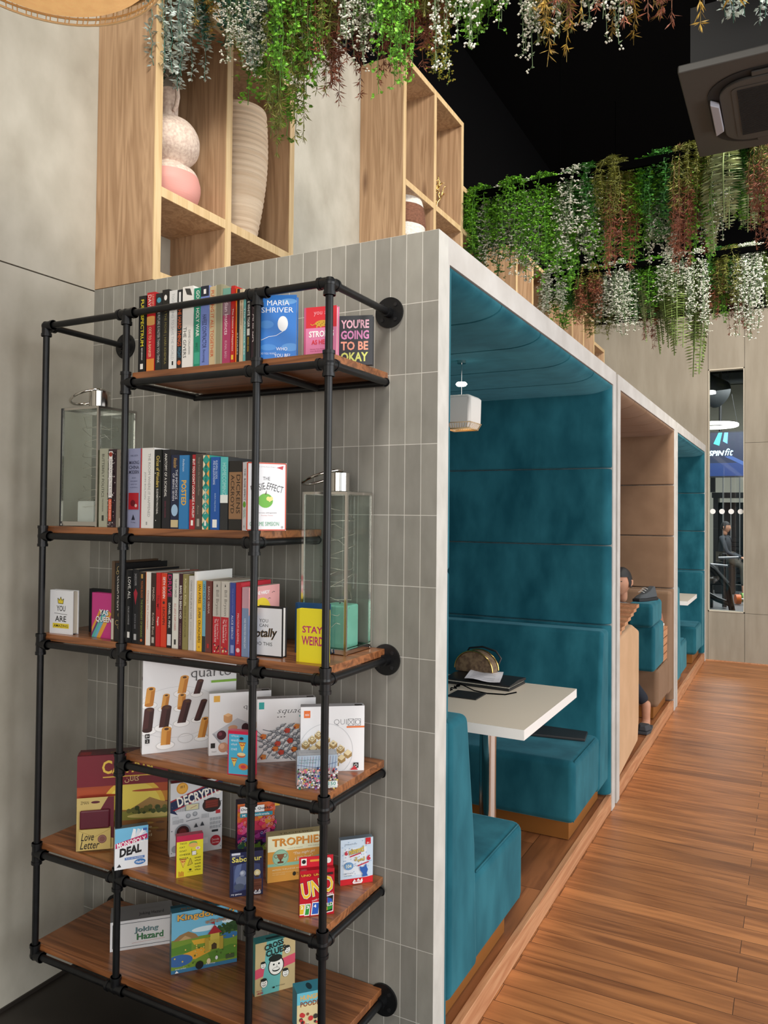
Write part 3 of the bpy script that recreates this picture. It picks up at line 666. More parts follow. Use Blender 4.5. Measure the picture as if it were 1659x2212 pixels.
for r, (rows, sh, dd) in enumerate(((ROW1, 1, .165), (ROW2, 2, .165), (ROW3, 3, .17))):
    for i, (x, t, h, c, sp, lab) in enumerate(rows):
        if isinstance(sp, str): sp = pattern(sp, rng)
        d = dd-(.025 if h < .21 else 0)+rng.uniform(-.008, .008)
        y = -.33+rng.uniform(0, .004)
        cv = SUN if (r == 2 and i == len(rows)-1) else ()
        b = book(lab, x, y, TOP[sh]+.0003, t-.0008, d+(.02 if h > .235 else 0), h, c, sp, cv, hard=(h > .225 or 'hardback' in lab), page=PAGE, group=['books upright on the top shelf', 'books upright on the second shelf', 'books upright on the third shelf'][r])
        if r == 1 and i == 3:   # lavender hardback has level lines of lettering
            m = MB(); f = Face(m, (.0, -.0002, 0), (1, 0, 0), (0, 0, 1), t-.0008, h)
            f.ops([('t', 'KARL GERTH', .2, .90, .8, .92, '4b4f6a'), ('t', 'MAKING', .1, .80, .9, .845, '35384e', .01), ('t', 'CHINA', .1, .74, .9, .785, '35384e', .01), ('t', 'MODERN', .1, .68, .9, .725, '35384e', .01), ('t', 'FROM', .35, .62, .65, .635, '4b4f6a'), ('t', 'THE GREAT', .2, .58, .8, .595, '4b4f6a'), ('t', 'QING TO', .25, .54, .75, .555, '4b4f6a'), ('t', 'XI JINPING', .2, .50, .8, .515, '4b4f6a'), ('r', .08, .23, .92, .44, 'b2222e'), ('d', .45, .31, .2, '6a1820'), ('d', .7, .28, .1, 'd8b8b0'), ('p', [(.35, .1), (.5, .17), (.65, .1)], '2c2e3e'), ('t', 'Tolley', .3, .06, .7, .075, '3c3e50')])
            m.build('spine_label', b)

# ------------------------------------------------------------------ display copies turned to face the room
def faced(label, x, y, ang, sh, w, h, t, col, cover, hard=True, page=PAGE, spine=(), group=None, name='book'):
    """(x,y): world foot of the cover at the spine side, ang: direction of the cover's lower edge"""
    rz = R(ang-90); ox = x-t*math.cos(rz); oy = y-t*math.sin(rz)
    return book(label, ox, oy, TOP[sh]+.0003, t, w, h, col, spine, cover, rz, page, hard=hard, group=group, name=name)
BLUE = [('r', 0, 0, 1, 1, '2f7ad0'), ('e', .25, .55, .18, .1, '4a90dc'), ('e', .8, .9, .2, .07, '6aa6e6'), ('e', .85, .2, .22, .1, '5a9be2'), ('e', .3, .2, .2, .08, '4a90dc'),
        ('t', 'MARIA', .26, .84, .82, .92, 'f4f7fb'), ('t', 'SHRIVER', .12, .73, .92, .81, 'f4f7fb'), ('e', .66, .56, .13, .19, 'eceff2'), ('p', [(.62, .46), (.7, .46), (.66, .435)], 'eceff2'),
        ('l', [(.66, .44), (.5, .38), (.3, .36), (.12, .31), (0, .31)], .012, 'e6eef6'), ('t', 'WHO', .5, .15, .78, .2, 'f4f7fb'), ('t', 'DO YOU WANT', .1, .09, .5, .12, 'cfe0f4'), ('t', 'YOU BE?', .45, .05, .85, .1, 'f4f7fb')]
faced('blue hardback with white balloon on its cover, standing on the top shelf', -.409, -.325, 24, 1, .112, .183, .03, '2f7ad0', BLUE)
STRONG = [('r', 0, 0, 1, .6, 'e889b4'), ('r', 0, .6, 1, 1, 'dd3440'), ('r', 0, 0, .06, 1, 'c85a86'), ('t', 'you are', .3, .82, .85, .91, 'f0a9b4'), ('e', .56, .68, .22, .09, 'd8a83c'), ('r', .38, .6, .42, .68, 'd8a83c'), ('r', .5, .6, .54, .68, 'd8a83c'), ('r', .66, .6, .7, .68, 'd8a83c'), ('d', .8, .72, .07, 'd8a83c'), ('l', [(.35, .68), (.26, .65), (.2, .68)], .02, 'd8a83c')] + [('d', .38+.045*k, .65+.05*((k*7) % 3)/2, .011, '2a2016', 6) for k in range(9)] + [('t', 'STRONG', .16, .42, .92, .54, 'ffffff', .03), ('t', 'AS HELL', .24, .28, .8, .37, 'dd3440', .02), ('t', 'Harness Your Power, Trust', .2, .18, .8, .205, 'a02050'), ('t', 'Your Badassery and Rise', .2, .14, .8, .165, 'a02050'), ('t', 'AUTHOR', .4, .06, .7, .08, 'c04a7c')]
faced('pink and red hardback with leopard and bold white lettering', -.286, -.272, 8, 1, .098, .145, .018, 'e889b4', STRONG)
OKAY = [('r', 0, 0, 1, 1, '3a3d42'), ('t', "YOU'RE", .12, .74, .9, .92, 'e8b8c8', .03), ('r', .12, .73, .14, .74, '3a3d42'), ('t', 'GOING', .12, .52, .9, .7, 'd98fc0', .03), ('t', 'TO BE', .12, .3, .88, .48, 'f0a890', .03), ('t', 'OKAY', .12, .07, .88, .26, 'd8e07a', .03)]
faced('charcoal grey book with rounded pastel lettering, behind the pink one', -.245, -.165, 18, 1, .105, .142, .02, '3a3d42', OKAY)
ROSIE = [('r', 0, 0, 1, 1, 'eceef2'), ('l', [(.015, .01), (.015, .99), (.985, .99), (.985, .01), (.015, .01)], .03, 'd0563c'), ('t', 'the author of The Rosie Project', .14, .925, .72, .945, '9a8f8f'), ('p', [(.74, .93), (.92, .96), (.9, .9)], 'c8343c'),
         ('t', 'THE', .4, .74, .58, .79, '2c2c2e'), ('t', 'ROSIE', .1, .58, .46, .68, '2c2c2e', 0, 0, 14), ('t', 'EFFECT', .5, .58, .92, .68, '2c2c2e', 0, 0, -14), ('e', .47, .44, .19, .17, '6cb43c'), ('p', [(.45, .53), (.5, .6), (.49, .53)], '5a4a30'), ('d', .54, .47, .05, 'f0e08a'), ('d', .61, .47, .05, 'f0e08a'), ('p', [(.5, .462), (.655, .462), (.575, .42)], 'f0e08a'),
         ('t', 'Hilarious, unforgettable', .26, .25, .76, .27, '6a5a5a'), ('t', 'Sunday Times', .36, .215, .66, .23, 'c86a5a'), ('t', 'GRAEME SIMSION', .08, .07, .82, .13, '6aae88'), ('d', .9, .05, .03, 'b0b0b0')]
RSP = [('r', 0, 0, 1, .05, 'd0563c'), ('r', 0, .95, 1, 1, 'd0563c'), T('THE', .09, .2, .4, .7, '2c2c2e'), T('ROSIE EFFECT', .24, .56, .35, .75, '2c2c2e', .008), ('e', .62, .5, .045, .34, '6cb43c'), T('GRAEME', .68, .8, .55, .75, '6aae88'), T('SIMSION', .7, .82, .25, .45, '6aae88'), ('d', .94, .5, .02, 'b0b0b0')]
book('white paperback with green apple on spine and cover at the end of the second shelf', -.447, -.33, TOP[2]+.0003, .034, .118, .190, 'e8e9ee', RSP, ROSIE, R(-32), hard=False)
AMZ = [('p', [(.36, .7), (.34, .82), (.42, .77), (.47, .85), (.52, .77), (.6, .81), (.57, .69)], 'e6cf3a'), ('l', [(.36, .7), (.34, .82), (.42, .77), (.47, .85), (.52, .77), (.6, .81), (.57, .69), (.36, .7)], .018, '1a1a1a'), ('t', 'YOU', .3, .52, .68, .65, '1a1a1a', .01), ('l', [(.2, .47), (.76, .45)], .012, '1a1a1a'), ('t', 'ARE', .24, .28, .72, .41, '1a1a1a', .01), ('r', .14, .13, .84, .24, 'e6cf3a'), ('t', 'AMAZING', .18, .155, .8, .215, '1a1a1a', .01)]
faced('small white gift book with crown and yellow highlight at the left end', -1.238, -.318, 4, 3, .100, .141, .026, 'e8eaee', AMZ)
faced('black backed book standing behind the pink rainbow one', -1.150, -.235, 2, 3, .098, .143, .018, '1a1b20', [('r', .08, .06, .94, .94, '202229')])
YAS = [('r', 0, 0, 1, 1, 'c83a86')]+[('p', [(0, a), (0, a+.1), (.9, 1.02*(a+.1)+.62-.1), (.98, a+.55)], c) for a, c in ()]
YAS += [('p', [(0, .10), (.44, .62), (.58, .62), (.0, .0)], '6a3a7a'), ('p', [(0, .2), (.36, .62), (.46, .62), (0, .08)], 'e0a03c'), ('p', [(0, .0), (.12, 0), (.66, .62), (.56, .62)], '58bcae'), ('p', [(.12, 0), (.24, 0), (.78, .62), (.66, .62)], '6ab4d4'), ('p', [(.24, 0), (.42, 0), (.92, .56), (.8, .62)], 'e8a840')]
YAS += [('t', 'YAS', .38, .5, .8, .63, '1a1a1a', .03), ('t', 'YAS', .36, .51, .78, .64, 'ffffff', .02), ('t', 'QUEEN', .22, .33, .96, .47, '1a1a1a', .03), ('t', 'QUEEN', .2, .34, .94, .48, 'ffffff', .02), ('r', 0, 0, .02, 1, '9c2c66')]
faced('pink gift book with diagonal rainbow stripes on the third shelf', -1.062, -.302, -3, 3, .100, .141, .02, 'c83a86', YAS)
TOT = [('r', 0, 0, 1, 1, '1a1a1c'), ('r', .03, .03, .97, .97, 'e4e6ea'), ('t', 'YOU', .36, .68, .6, .75, '2a2a2c'), ('t', 'CAN', .36, .59, .6, .65, '2a2a2c'), ('t', 'Totally', .1, .33, .86, .56, '8a6a3a', .03, .25, 4), ('t', 'Totally', .12, .34, .86, .56, '1c1a18', .012, .25, 4), ('t', 'DO THIS', .25, .22, .72, .29, '2a2a2c')]
faced('white book with black edge and gold script behind the middle upright', -.450, -.300, 4, 3, .119, .139, .022, '1a1a1c', TOT, page=ink('eceae6'))
faced('dark blue book standing behind the yellow one', -.352, -.20, 6, 3, .105, .143, .016, '1d4a78', [('r', 0, 0, .07, 1, '173c62')])
WEI = [('r', 0, 0, .1, 1, 'd4c41c'), ('t', 'STAY', .2, .56, .9, .69, 'b8246a', .02), ('t', 'WEIRD', .18, .33, .94, .5, 'b8246a', .02)]
faced('bright yellow gift book at the right corner of the third shelf', -.272, -.312, 4, 3, .088, .142, .026, 'e8da28', WEI, page=ink('f4e8dc'))

# ------------------------------------------------------------------ glass lanterns
def lantern(label, x, y, z, s, sy, h, ch):
    t = thing('lantern', label, 'lantern', (x, y, z)); b = .0075
    m = MB()
    for a in (0, s-b):
        for c in (0, sy-b): m.box(a, c, 0, a+b, c+b, h, CHROME)
    for zz in (0.008, h-b):
        m.box(b, 0, zz, s-b, b, zz+b, CHROME).box(b, sy-b, zz, s-b, sy, zz+b, CHROME).box(0, b, zz, b, sy-b, zz+b, CHROME).box(s-b, b, zz, s, sy-b, zz+b, CHROME)
    m.build('frame', t)
    MB().box(.001, .001, 0.002, s-.001, sy-.001, .008, CHROME).build('base', t)
    MB().box(b, .002, .014, s-b, .004, h-b, GLASS).build('glass_pane', t); MB().box(b, sy-.004, .014, s-b, sy-.002, h-b, GLASS).build('glass_pane', t)
    MB().box(.002, b, .014, .004, sy-b, h-b, GLASS).build('glass_pane', t); MB().box(s-.004, b, .014, s-.002, sy-b, h-b, GLASS).build('glass_pane', t)
    MB().box(.002, .002, h, s-.002, sy-.002, h+.002, GLASS if ch > .05 else CHROME).build('top_plate', t)
    cx, cy = s/2, sy/2
    m = MB(); r = .034
    m.lathe([(r+.006, h+.002), (r, h+.004), (r, h+.002+ch), (r-.003, h+.002+ch), (r-.003, h+.004)], (cx, cy, 0), CHROME, 40); m.build('chimney', t)
    pts = [(cx-.035+.062*math.cos(R(a))-.02, cy+.052*math.sin(R(a)), h+.018+ch*.5+.020*math.cos(R(a))) for a in range(0, 360, 12)]
    MB().tube(pts, .0045, CHROME, 8, closed=True).build('ring_handle', t)
    return t
lantern('clear glass lantern with steel chimney at the left end of the second shelf', -1.205, -.315, TOP[2]+.0003, .172, .165, .385, .058)
lantern('tall clear glass lantern at the right end of the third shelf', -.352, -.172, TOP[3]+.0003, .152, .152, .462, .055)
WIRE = pm('fairy_wire', (222, 216, 200), .25, metal=.7)
def wirelight(label, x, y, z, s, h, seed):
    g = random.Random(seed); pts = []
    for k in range(70):
        a = k*.8+g.uniform(-.5, .5); q = k/69; r = s*(.30+.12*g.random())
        pts.append((x+r*math.cos(a), y+r*math.sin(a), z+.02+q*(h-.04)+g.uniform(-.015, .015)))
    m = MB(); fine = []
    for i in range(len(pts)-1):
        a, b = Vector(pts[i]), Vector(pts[i+1])
        for q in (0, .5): fine.append(a.lerp(b, q))
    m.tube(fine, .0007, WIRE, 4)
    o = m.build('wire_string_light', None); return tag(o, label, 'string light')
wirelight('thin copper wire string light inside the left lantern', -1.119, -.2325, TOP[2]+.01, .15, .36, 3)
wirelight('thin copper wire string light inside the right lantern', -.276, -.096, TOP[3]+.01, .13, .43, 8)
def candle(label, x, y, z, s, h, col):
    o = MB().box(x-s/2, y-s/2, z, x+s/2, y+s/2, z+h, pm('candle_'+col, hexc(col), .5, c2=tuple(min(255, q+10) for q in hexc(col)), sc=20))
    t = o.build('candle', None, bevel=.006, seg=3); tag(t, label, 'candle')
    MB().tube([(x, y, z+h-.002), (x+.001, y, z+h+.006)], .001, BLACK, 6).build('wick', t)
candle('white block candle inside the left glass lantern', -1.135, -.235, TOP[2]+.0084, .075, .075, 'd6d6d2')
candle('mint green block candle inside the right glass lantern', -.272, -.085, TOP[3]+.0084, .082, .125, '7cc4ae')

# ------------------------------------------------------------------ board games and card boxes
GL = .3
def game(label, x, y, ang, sh, w, h, d, base, front, side=None, top=(), small=False, left=(), lean=0.0, name='board_game_box', tray=None):
    o = thing(name, label, 'board game' if not small else 'card game', (x, y, TOP[sh]+.0004), R(ang))
    cm = ink(base, GL); sm = ink(side or base, GL); m = MB(); ld = d*.62 if not small else d
    m.box(0, 0, 0, w, ld, h, sm)
    f = Face(m, (0, 0, 0), (1, 0, 0), (0, 0, 1), w, h); f.rect(0, 0, 1, 1, base); f.ops(front)
    if top: Face(m, (0, 0, h), (1, 0, 0), (0, 1, 0), w, ld).ops(top)
    if left: Face(m, (0, ld, 0), (0, -1, 0), (0, 0, 1), ld, h).ops(left)
    m.build('lid' if not small else 'carton', o)
    if not small:
        MB().box(.0015, ld, .0015, w-.0015, d, h-.0015, ink(tray, GL) if tray else sm).build('tray', o)
    return o
rng = random.Random(11)
WB = 'f1f2f4'
def peg(u, v, w, h, c, c2, rd=False, tilt=.0):
    """little printed wooden playing piece"""
    L = [('e', u+w/2, v-.005, w*.95, w*.42, 'ffffff')]+[('o', u+w/2, v-.005, w*.95, .004, 'c9c9c9', 24, w*.42)]
    L += [('p', [(u, v), (u+w, v), (u+w+tilt, v+h), (u+tilt, v+h)], c), ('p', [(u+w*.55, v), (u+w, v), (u+w+tilt, v+h), (u+w*.55+tilt, v+h)], c2)]
    if rd: L += [('e', u+w/2, v, w/2, w*.22, c2)]
    L += [('e', u+w/2+tilt, v+h, w/2, w*.25, c), ('e', u+w/2+tilt, v+h, w*.24, w*.13, '5a3a20')]
    return L
OR, OR2, BR, BR2 = 'e0a04c', 'c47e30', '4a2624', '341816'
QU = [('o', .36, .42, .46, .004, 'd5d7da', 40, .27)]
for a in ((.02, .52, .09, .17, OR, OR2, True, .02), (.36, .62, .09, .17, OR, OR2, False, .03), (.53, .6, .07, .14, BR, BR2, False, .04), (.19, .47, .07, .14, OR, OR2, True, .02), (.36, .46, .08, .14, OR, OR2, True, .01),
          (.0, .25, .1, .22, BR, BR2, True, .02), (.17, .27, .1, .21, BR, BR2, False, .03), (.36, .3, .09, .23, BR, BR2, False, .06), (.54, .32, .07, .2, BR, BR2, True, .07), (.19, .08, .1, .17, OR, OR2, False, .01), (.58, .12, .08, .2, OR, OR2, False, .04)):
    QU += peg(*a)
QU += [('o', .45, .13, .08, .004, 'c9c9c9', 24, .05), ('t', 'quarto', .5, .745, .94, .865, '3c3c3e', -.012), ('r', .72, .71, 1, .735, '86b83c'), ('r', .03, .17, .075, .215, '1c1c1c'), ('t', '8+', .038, .18, .068, .205, 'ffffff'), ('r', .03, .115, .075, .16, '1c1c1c'), ('t', '2', .045, .125, .06, .15, 'ffffff')]
game('large white game box with wooden and brown cylinder pieces on its cover', -.815, -.325, 52, 4, .285, .281, .042, WB, QU, 'dcdde0', [('t', 'quarto', .3, .2, .6, .8, '3c3c3e', -.01)], left=[('e', .5, .8, .3, .25, '6a5a5c'), ('t', '2', .3, .06, .7, .12, '2a2a2a')])
QT = [('p', [(.05, .35), (.45, .58), (1, .32), (.6, .02), (.3, .02)], 'c9ccd2'), ('p', [(.05, .35), (.3, .02), (.34, .02), (.09, .35)], 'a9adb4'), ('r', .07, .86, .17, .96, 'e8b048'), ('t', 'quantik', .55, .7, .98, .8, '3c3c3e', -.01), ('e', .3, .56, .07, .05, 'd9a06a'), ('r', .23, .56, .37, .64, 'd9a06a'), ('p', [(.23, .64), (.3, .67), (.37, .64), (.3, .61)], 'efc08c'), ('e', .38, .38, .075, .06, 'b98260'), ('e', .38, .43, .075, .04, 'd8a07c'),
      ('d', .2, .32, .075, '4a1c28'), ('d', .18, .34, .03, '7a3a48'), ('e', .58, .42, .06, .07, '3a1820'), ('p', [(.72, .4), (.84, .4), (.78, .55)], 'c9a078'), ('d', .23, .12, .08, 'd09a7c'), ('d', .21, .14, .04, 'e8b89c'), ('p', [(.36, .2), (.48, .28), (.52, .14)], '2c1218'), ('r', .03, .12, .1, .2, '1c1c1c'), ('t', 'board', .05, .05, .12, .08, '9a9a9a')]
game('white game box with grey board and round wooden pieces, second on the fourth shelf', -.634, -.235, 46, 4, .187, .185, .04, WB, QT, 'dcdde0', [('r', .85, .2, .97, .8, '2a2a2a'), ('t', 'quantik', .2, .3, .5, .7, '4c4c4e', -.01)])
SQ = [('r', .03, .84, .12, .95, '2ea8a4'), ('t', 'squadro', .34, .74, .95, .85, '3c3c3e', -.01, .35), ('r', .72, .70, 1, .725, '2ea8a4'), ('t', '...', .34, .70, .48, .715, '3c3c3e')]
for k in range(6):
    SQ.append(('l', [(.02+.14*k, .05), (.42+.12*k, .58)], .014, '8a9098')); SQ.append(('l', [(-.0+.0*k, .50-.07*k), (min(1, .6+.07*k), .02+.0*k)] if k < 3 else [(.1+.12*(k-3), .58-.02*k), (.98, .28-.06*(k-3))], .014, '7c828a'))
for a in range(8):
    for b2 in range(8):
        u = .5+.075*(a-b2)*.95; v = .30+.047*(a+b2-7)
        if .03 < u < .97 and .03 < v < .6: SQ += [('e', u, v, .038, .022, '6a7078'), ('e', u, v+.006, .03, .014, 'a0a6ae'), ('p', [(u+.02, v+.016), (u+.06, v+.036), (u+.066, v+.026), (u+.026, v+.006)], '4a5058')]
for u, v, c in ((.1, .42, 'e07a28'), (.5, .5, 'c8402c'), (.66, .56, 'e08a38'), (.3, .22, 'e07a28'), (.34, .3, 'c8402c'), (.4, .16, 'c8402c'), (.62, .2, 'e07a28'), (.82, .26, 'c8402c'), (.1, .1, 'e08a38'), (.55, .34, 'c8402c')):
    SQ.append(('p', [(u-.05, v), (u-.01, v+.045), (u+.06, v+.03), (u+.05, v-.03), (u-.02, v-.04)], c)); SQ.append(('p', [(u-.05, v), (u-.02, v-.04), (u+.0, v)], '8a2a1c'))
game('white game box with grey criss-cross track and orange pieces', -.472, -.215, 40, 4, .172, .184, .04, WB, SQ, 'dcdde0', [('r', .85, .2, .97, .8, '2a2a2a'), ('t', 'squadro', .3, .3, .7, .7, '4c4c4e', -.01, .3)])
QX = [('r', .05, .83, .15, .94, 'e8722c'), ('t', 'mini', .07, .86, .13, .9, 'ffffff'), ('t', 'QUI', .52, .7, .72, .8, '8a8c90', -.012), ('l', [(.74, .7), (.74, .8), (.83, .8), (.83, .7), (.74, .7), (.83, .8)], .008, '8a8c90'), ('l', [(.74, .8), (.83, .7)], .008, '8a8c90'), ('l', [(.85, .7), (.85, .8), (.94, .8), (.94, .7), (.85, .7)], .008, '8a8c90'), ('o', .895, .75, .035, .008, '8a8c90'), ('r', .72, .665, 1, .69, 'e8722c'), ('o', .4, .32, .42, .008, 'cfd2d6', 40)]
for r in range(5):
    for q in range(5):
        u = .28+.115*q-.10*r; v = .58-.075*q-.07*r
        if v > .02 and u > .0:
            QX += [('p', [(u-.06, v), (u, v+.055), (u+.065, v+.01), (u+.065, v-.05), (u, v-.09), (u-.06, v-.05)], 'a98a54'), ('p', [(u-.06, v), (u, v+.055), (u+.065, v+.01), (u+.005, v-.045)], 'ecdcb0')]
            k = (r*3+q*2) % 3
            if k == 0: QX.append(('o', u, v+.005, .03, .007, '3a2a1c', 16, .022))
            elif k == 1: QX += [('l', [(u-.02, v+.02), (u+.02, v-.01)], .007, '3a2a1c'), ('l', [(u-.02, v-.01), (u+.02, v+.02)], .007, '3a2a1c')]
QX += [('r', .83, .05, .91, .13, '1c1c1c'), ('o', .87, .09, .02, .008, 'ffffff'), ('p', [(.78, .02), (.85, .09), (.9, .02)], 'c8343c')]
game('white game box with cream cubes marked with circles and crosses, rightmost on the fourth shelf', -.315, -.222, 36, 4, .181, .183, .04, WB, QX, 'dcdde0', [('r', .85, .2, .97, .8, '2a2a2a')])
def pizza(u, v, s, c='f0c85a'):
    return [('p', [(u-s, v+s*.7), (u+s, v+s*.7), (u, v-s)], 'b0622c'), ('p', [(u-s*.8, v+s*.5), (u+s*.8, v+s*.5), (u, v-s*.85)], c), ('d', u-.01, v+.02, s*.2, 'c8402c', 8), ('d', u+s*.35, v+s*.25, s*.2, 'c8402c', 8), ('d', u-s*.4, v+s*.25, s*.18, 'c8402c', 8)]
TB = [('r', .04, .02, .97, .93, '4cb4d8')]+pizza(.55, .66, .14)+pizza(.25, .30, .13, 'e8d06a')+[('e', .52, .46, .16, .09, 'c8643c'), ('e', .52, .48, .15, .06, 'f0d8a0'), ('e', .6, .2, .18, .12, 'd8783c'), ('e', .6, .2, .1, .06, 'c84050'), ('r', .85, .5, .95, .62, 'e8c060'), ('t', 'पिज़्ज़ा', .12, .86, .42, .91, 'e4f4fa'), ('t', 'बकरी', .12, .76, .42, .82, 'e4f4fa'), ('t', 'बिल्ली', .12, .66, .36, .72, 'e4f4fa'), ('t', 'टाको', .12, .56, .36, .62, 'e4f4fa'), ('e', .52, .84, .08, .05, '2a3a44'), ('r', .84, .8, .95, .93, 'f0f0ee')]
game('small blue card box with food drawings and red edge on the fourth shelf', -.482, -.335, 16, 4, .078, .121, .022, 'd0284c', TB, 'd0284c', small=True)
PZ = [('r', 0, .62, 1, 1, 'aebfd0'), ('r', 0, .0, 1, .62, 'b9b4b8')]
for k in range(14): PZ.append(('l', [(.02+.07*k, .55), (.05+.07*k, .97)], .008, rng.choice(['4a6a9a', '6a7a9a', '8a4a5a'])))
PZ += [('l', [(.0, .72), (.6, .6)], .012, '5a6a8a'), ('l', [(.5, .62), (1, .78)], .012, '5a6a8a')]
for k in range(330):
    u = rng.uniform(.01, .99); v = rng.uniform(.02, .62); s = rng.uniform(.014, .034)
    PZ.append(('d', u, v, s, rng.choice(['f0eef0', 'f4f2f4', 'e4e0e6', 'c83c4c', '3c5a9a', '2a2a34', '1e1e26', 'e8b0a0', 'e0c050', '6aa070', 'd87090', 'f0f0f4', '8a5a9a', '30303a']), 5))
PZ += [('t', 'George Pompidou Centre', .04, .9, .68, .95, '2e7a6e'), ('t', 'Mario De Miranda', .04, .82, .45, .87, '2e7a6e'), ('r', .72, .06, .98, .26, 'e6ecec'), ('t', '150', .76, .13, .94, .24, '4a9a8c', .02), ('t', 'PIECE PUZZLE', .74, .08, .96, .11, '4a9a8c'), ('p', [(.03, .04), (.09, .04), (.09, .12), (.03, .12)], '2a6a5a'), ('t', 'froggle', .12, .04, .34, .1, '2a4a4a')]
game('small puzzle box with a crowded city drawing at the shelf corner', -.250, -.335, 38, 4, .108, .086, .05, 'c4c8ce', PZ, '9aa2ac', [('r', .05, .1, .95, .9, 'b8bcc2'), ('t', 'George Pompidou Centre', .1, .4, .8, .6, '6a7a88')], small=True, name='puzzle_box')

# --- fifth shelf
CA = [('r', 0, .52, 1, .66, 'b4502c'), ('r', 0, .45, 1, .56, 'd08a34'), ('d', .62, .38, .36, 'ecc24a', 40), ('d', .62, .38, .31, 'f2dc62', 40), ('e', .2, .55, .25, .02, 'a8402a'), ('e', .85, .58, .25, .015, 'b4502c'), ('p', [(.55, .36), (.66, .42), (.8, .50), (.93, .45), (1, .44), (1, .3), (.55, .3)], 'a8844c'), ('p', [(0, .36), (.2, .4), (.45, .38), (.6, .37), (.6, .3), (0, .3)], '9a6a34'), ('r', 0, .0, 1, .36, '8c8a3c'), ('r', 0, .0, 1, .26, '8a5c2c'), ('e', .85, .3, .3, .03, 'd8c878')]
for k in range(26):
    u = rng.uniform(.55, 1); v = .36+rng.uniform(-.02, .04); CA.append(('d', min(u, .97), v, .028, rng.choice(['3c4a24', '4c5a2c', '6a6a34']), 8))
for k in range(22):
    u = rng.uniform(.02, .5); v = .34+rng.uniform(-.03, .03); CA.append(('d', u, v, .022, rng.choice(['a8502c', '8a4a2c', 'b8743c', '5a5a2c']), 8))
for k in range(30):
    u = rng.uniform(.02, .96); v = rng.uniform(.05, .24); CA.append(('e', u, v, .05, .012, rng.choice(['a8743c', '6a4424', '9a7a34', 'b08a44']), 8))
CA += [('r', .0, .66, 1, 1, '7a2030'), ('t', 'CATAN', .27, .79, .83, .94, 'f0cc54', .02), ('l', [(.28, .755), (.86, .755)], .012, 'e8c050'), ('t', 'ﻥﺎﺗﺎﻛ', .52, .68, .68, .75, 'f0dc9c'), ('t', 'Settle', .66, .16, .83, .19, 'e8d8b0'), ('t', 'Trade', .66, .115, .82, .145, 'e8d8b0'), ('t', 'Build', .66, .07, .83, .10, 'e8d8b0')]
game('large maroon game box with golden sunset landscape on the fifth shelf', -1.104, -.312, 42, 5, .280, .290, .07, '7a2030', CA, '5c1a26', [('t', 'CATAN', .35, .3, .75, .7, 'a8843c', .01), ('r', .02, .1, .14, .9, '8c2c30')])
LV = [('r', .0, .0, 1, 1, 'd2ba74'), ('p', [(1, 1), (.84, 1), (.56, .68), (.56, .3), (1, .2)], '6a1c2e'), ('e', .5, .91, .12, .035, '5a1c2a'), ('t', 'ZMAN', .1, .88, .32, .94, '5a4a24'), ('e', .5, .62, .37, .2, 'b89c54'), ('e', .53, .58, .33, .2, '5c1428'), ('r', .2, .42, .86, .58, '5c1428'), ('p', [(.3, .44), (.5, .5), (.7, .44)], 'd8b868'), ('r', .08, .02, .92, .43, 'd8c074'), ('l', [(.08, .43), (.5, .3), (.92, .43)], .01, 'a88c44'), ('d', .72, .26, .12, '8a5a50'), ('d', .72, .26, .085, 'a0706a'), ('t', 'Love', .16, .22, .5, .36, '2c2016', .01, .3), ('t', 'Letter', .14, .06, .66, .22, '2c2016', .01, .3)]
o = thing('card_game_blister', 'gold and maroon hanging blister pack leaning on the sunset game box', 'card game', (-1.083, -.330, TOP[5]+.0004), R(42))
m = MB(); m.box(0, 0, 0, .112, .0012, .165, ink('d2ba74')); Face(m, (0, 0, 0), (1, 0, 0), (0, 0, 1), .112, .165).ops(LV); m.build('backing_card', o)
MB().box(.010, -.011, .07, .100, -.0015, .128, ink('5c1428', .2)).build('pouch', o, bevel=.006, seg=3)
m = MB(); m.box(.008, -.013, .006, .104, -.0016, .07, ink('d8c074', .2))
Face(m, (.008, -.013, .006), (1, 0, 0), (0, 0, 1), .096, .064).ops([('l', [(0, .98), (.5, .62), (1, .98)], .012, 'a88c44'), ('d', .74, .5, .14, '8a5a50'), ('o', .74, .5, .1, .012, 'b08a84'), ('t', 'Love', .08, .46, .48, .84, '2c2016', .01, .3), ('t', 'Letter', .05, .06, .66, .44, '2c2016', .01, .3)]); m.build('window_box', o)
MO = [('r', 0, .62, 1, 1, '74bce0'), ('r', 0, 0, 1, .64, 'eef1f5'), ('p', [(.45, .66), (.55, .96), (.63, .93), (.6, .66)], 'f4f6f8'), ('p', [(.55, .66), (.68, .95), (.77, .91), (.68, .66)], 'dfe6ee'), ('p', [(.62, .68), (.82, .93), (.91, .86), (.74, .66)], 'f4f6f8'), ('p', [(.68, .68), (.9, .88), (.97, .8), (.78, .64)], 'cfdcec'), ('r', .84, .88, .96, .94, '3c6ab0'), ('p', [(.02, .52), (.98, .68), (.98, .80), (.02, .64)], 'c02a64'), ('t', 'MONOPOLY', .06, .57, .94, .70, 'ffffff', .02, 0, 8), ('t', 'DEAL', .12, .33, .8, .54, '1c1c20', .05, .2, 8), ('r', .3, .21, .9, .27, '4c7cc0'), ('t', 'PLAY-BY-NUMBERS', .34, .225, .86, .255, 'ffffff'), ('e', .76, .13, .17, .09, '3c7cc0'), ('t', 'Hasbro', .64, .1, .88, .16, 'ffffff', .01), ('p', [(.06, .06), (.14, .14), (.2, .06)], '3a3a3e')]
game('small white and sky blue card box with magenta banner on the fifth shelf', -.878, -.365, 52, 5, .096, .122, .024, 'eef1f5', MO, 'c4ccd4', [('r', 0, 0, 1, 1, '4a5a66')], small=True)
DE = [('r', 0, 0, 1, 1, 'd9dde1')]
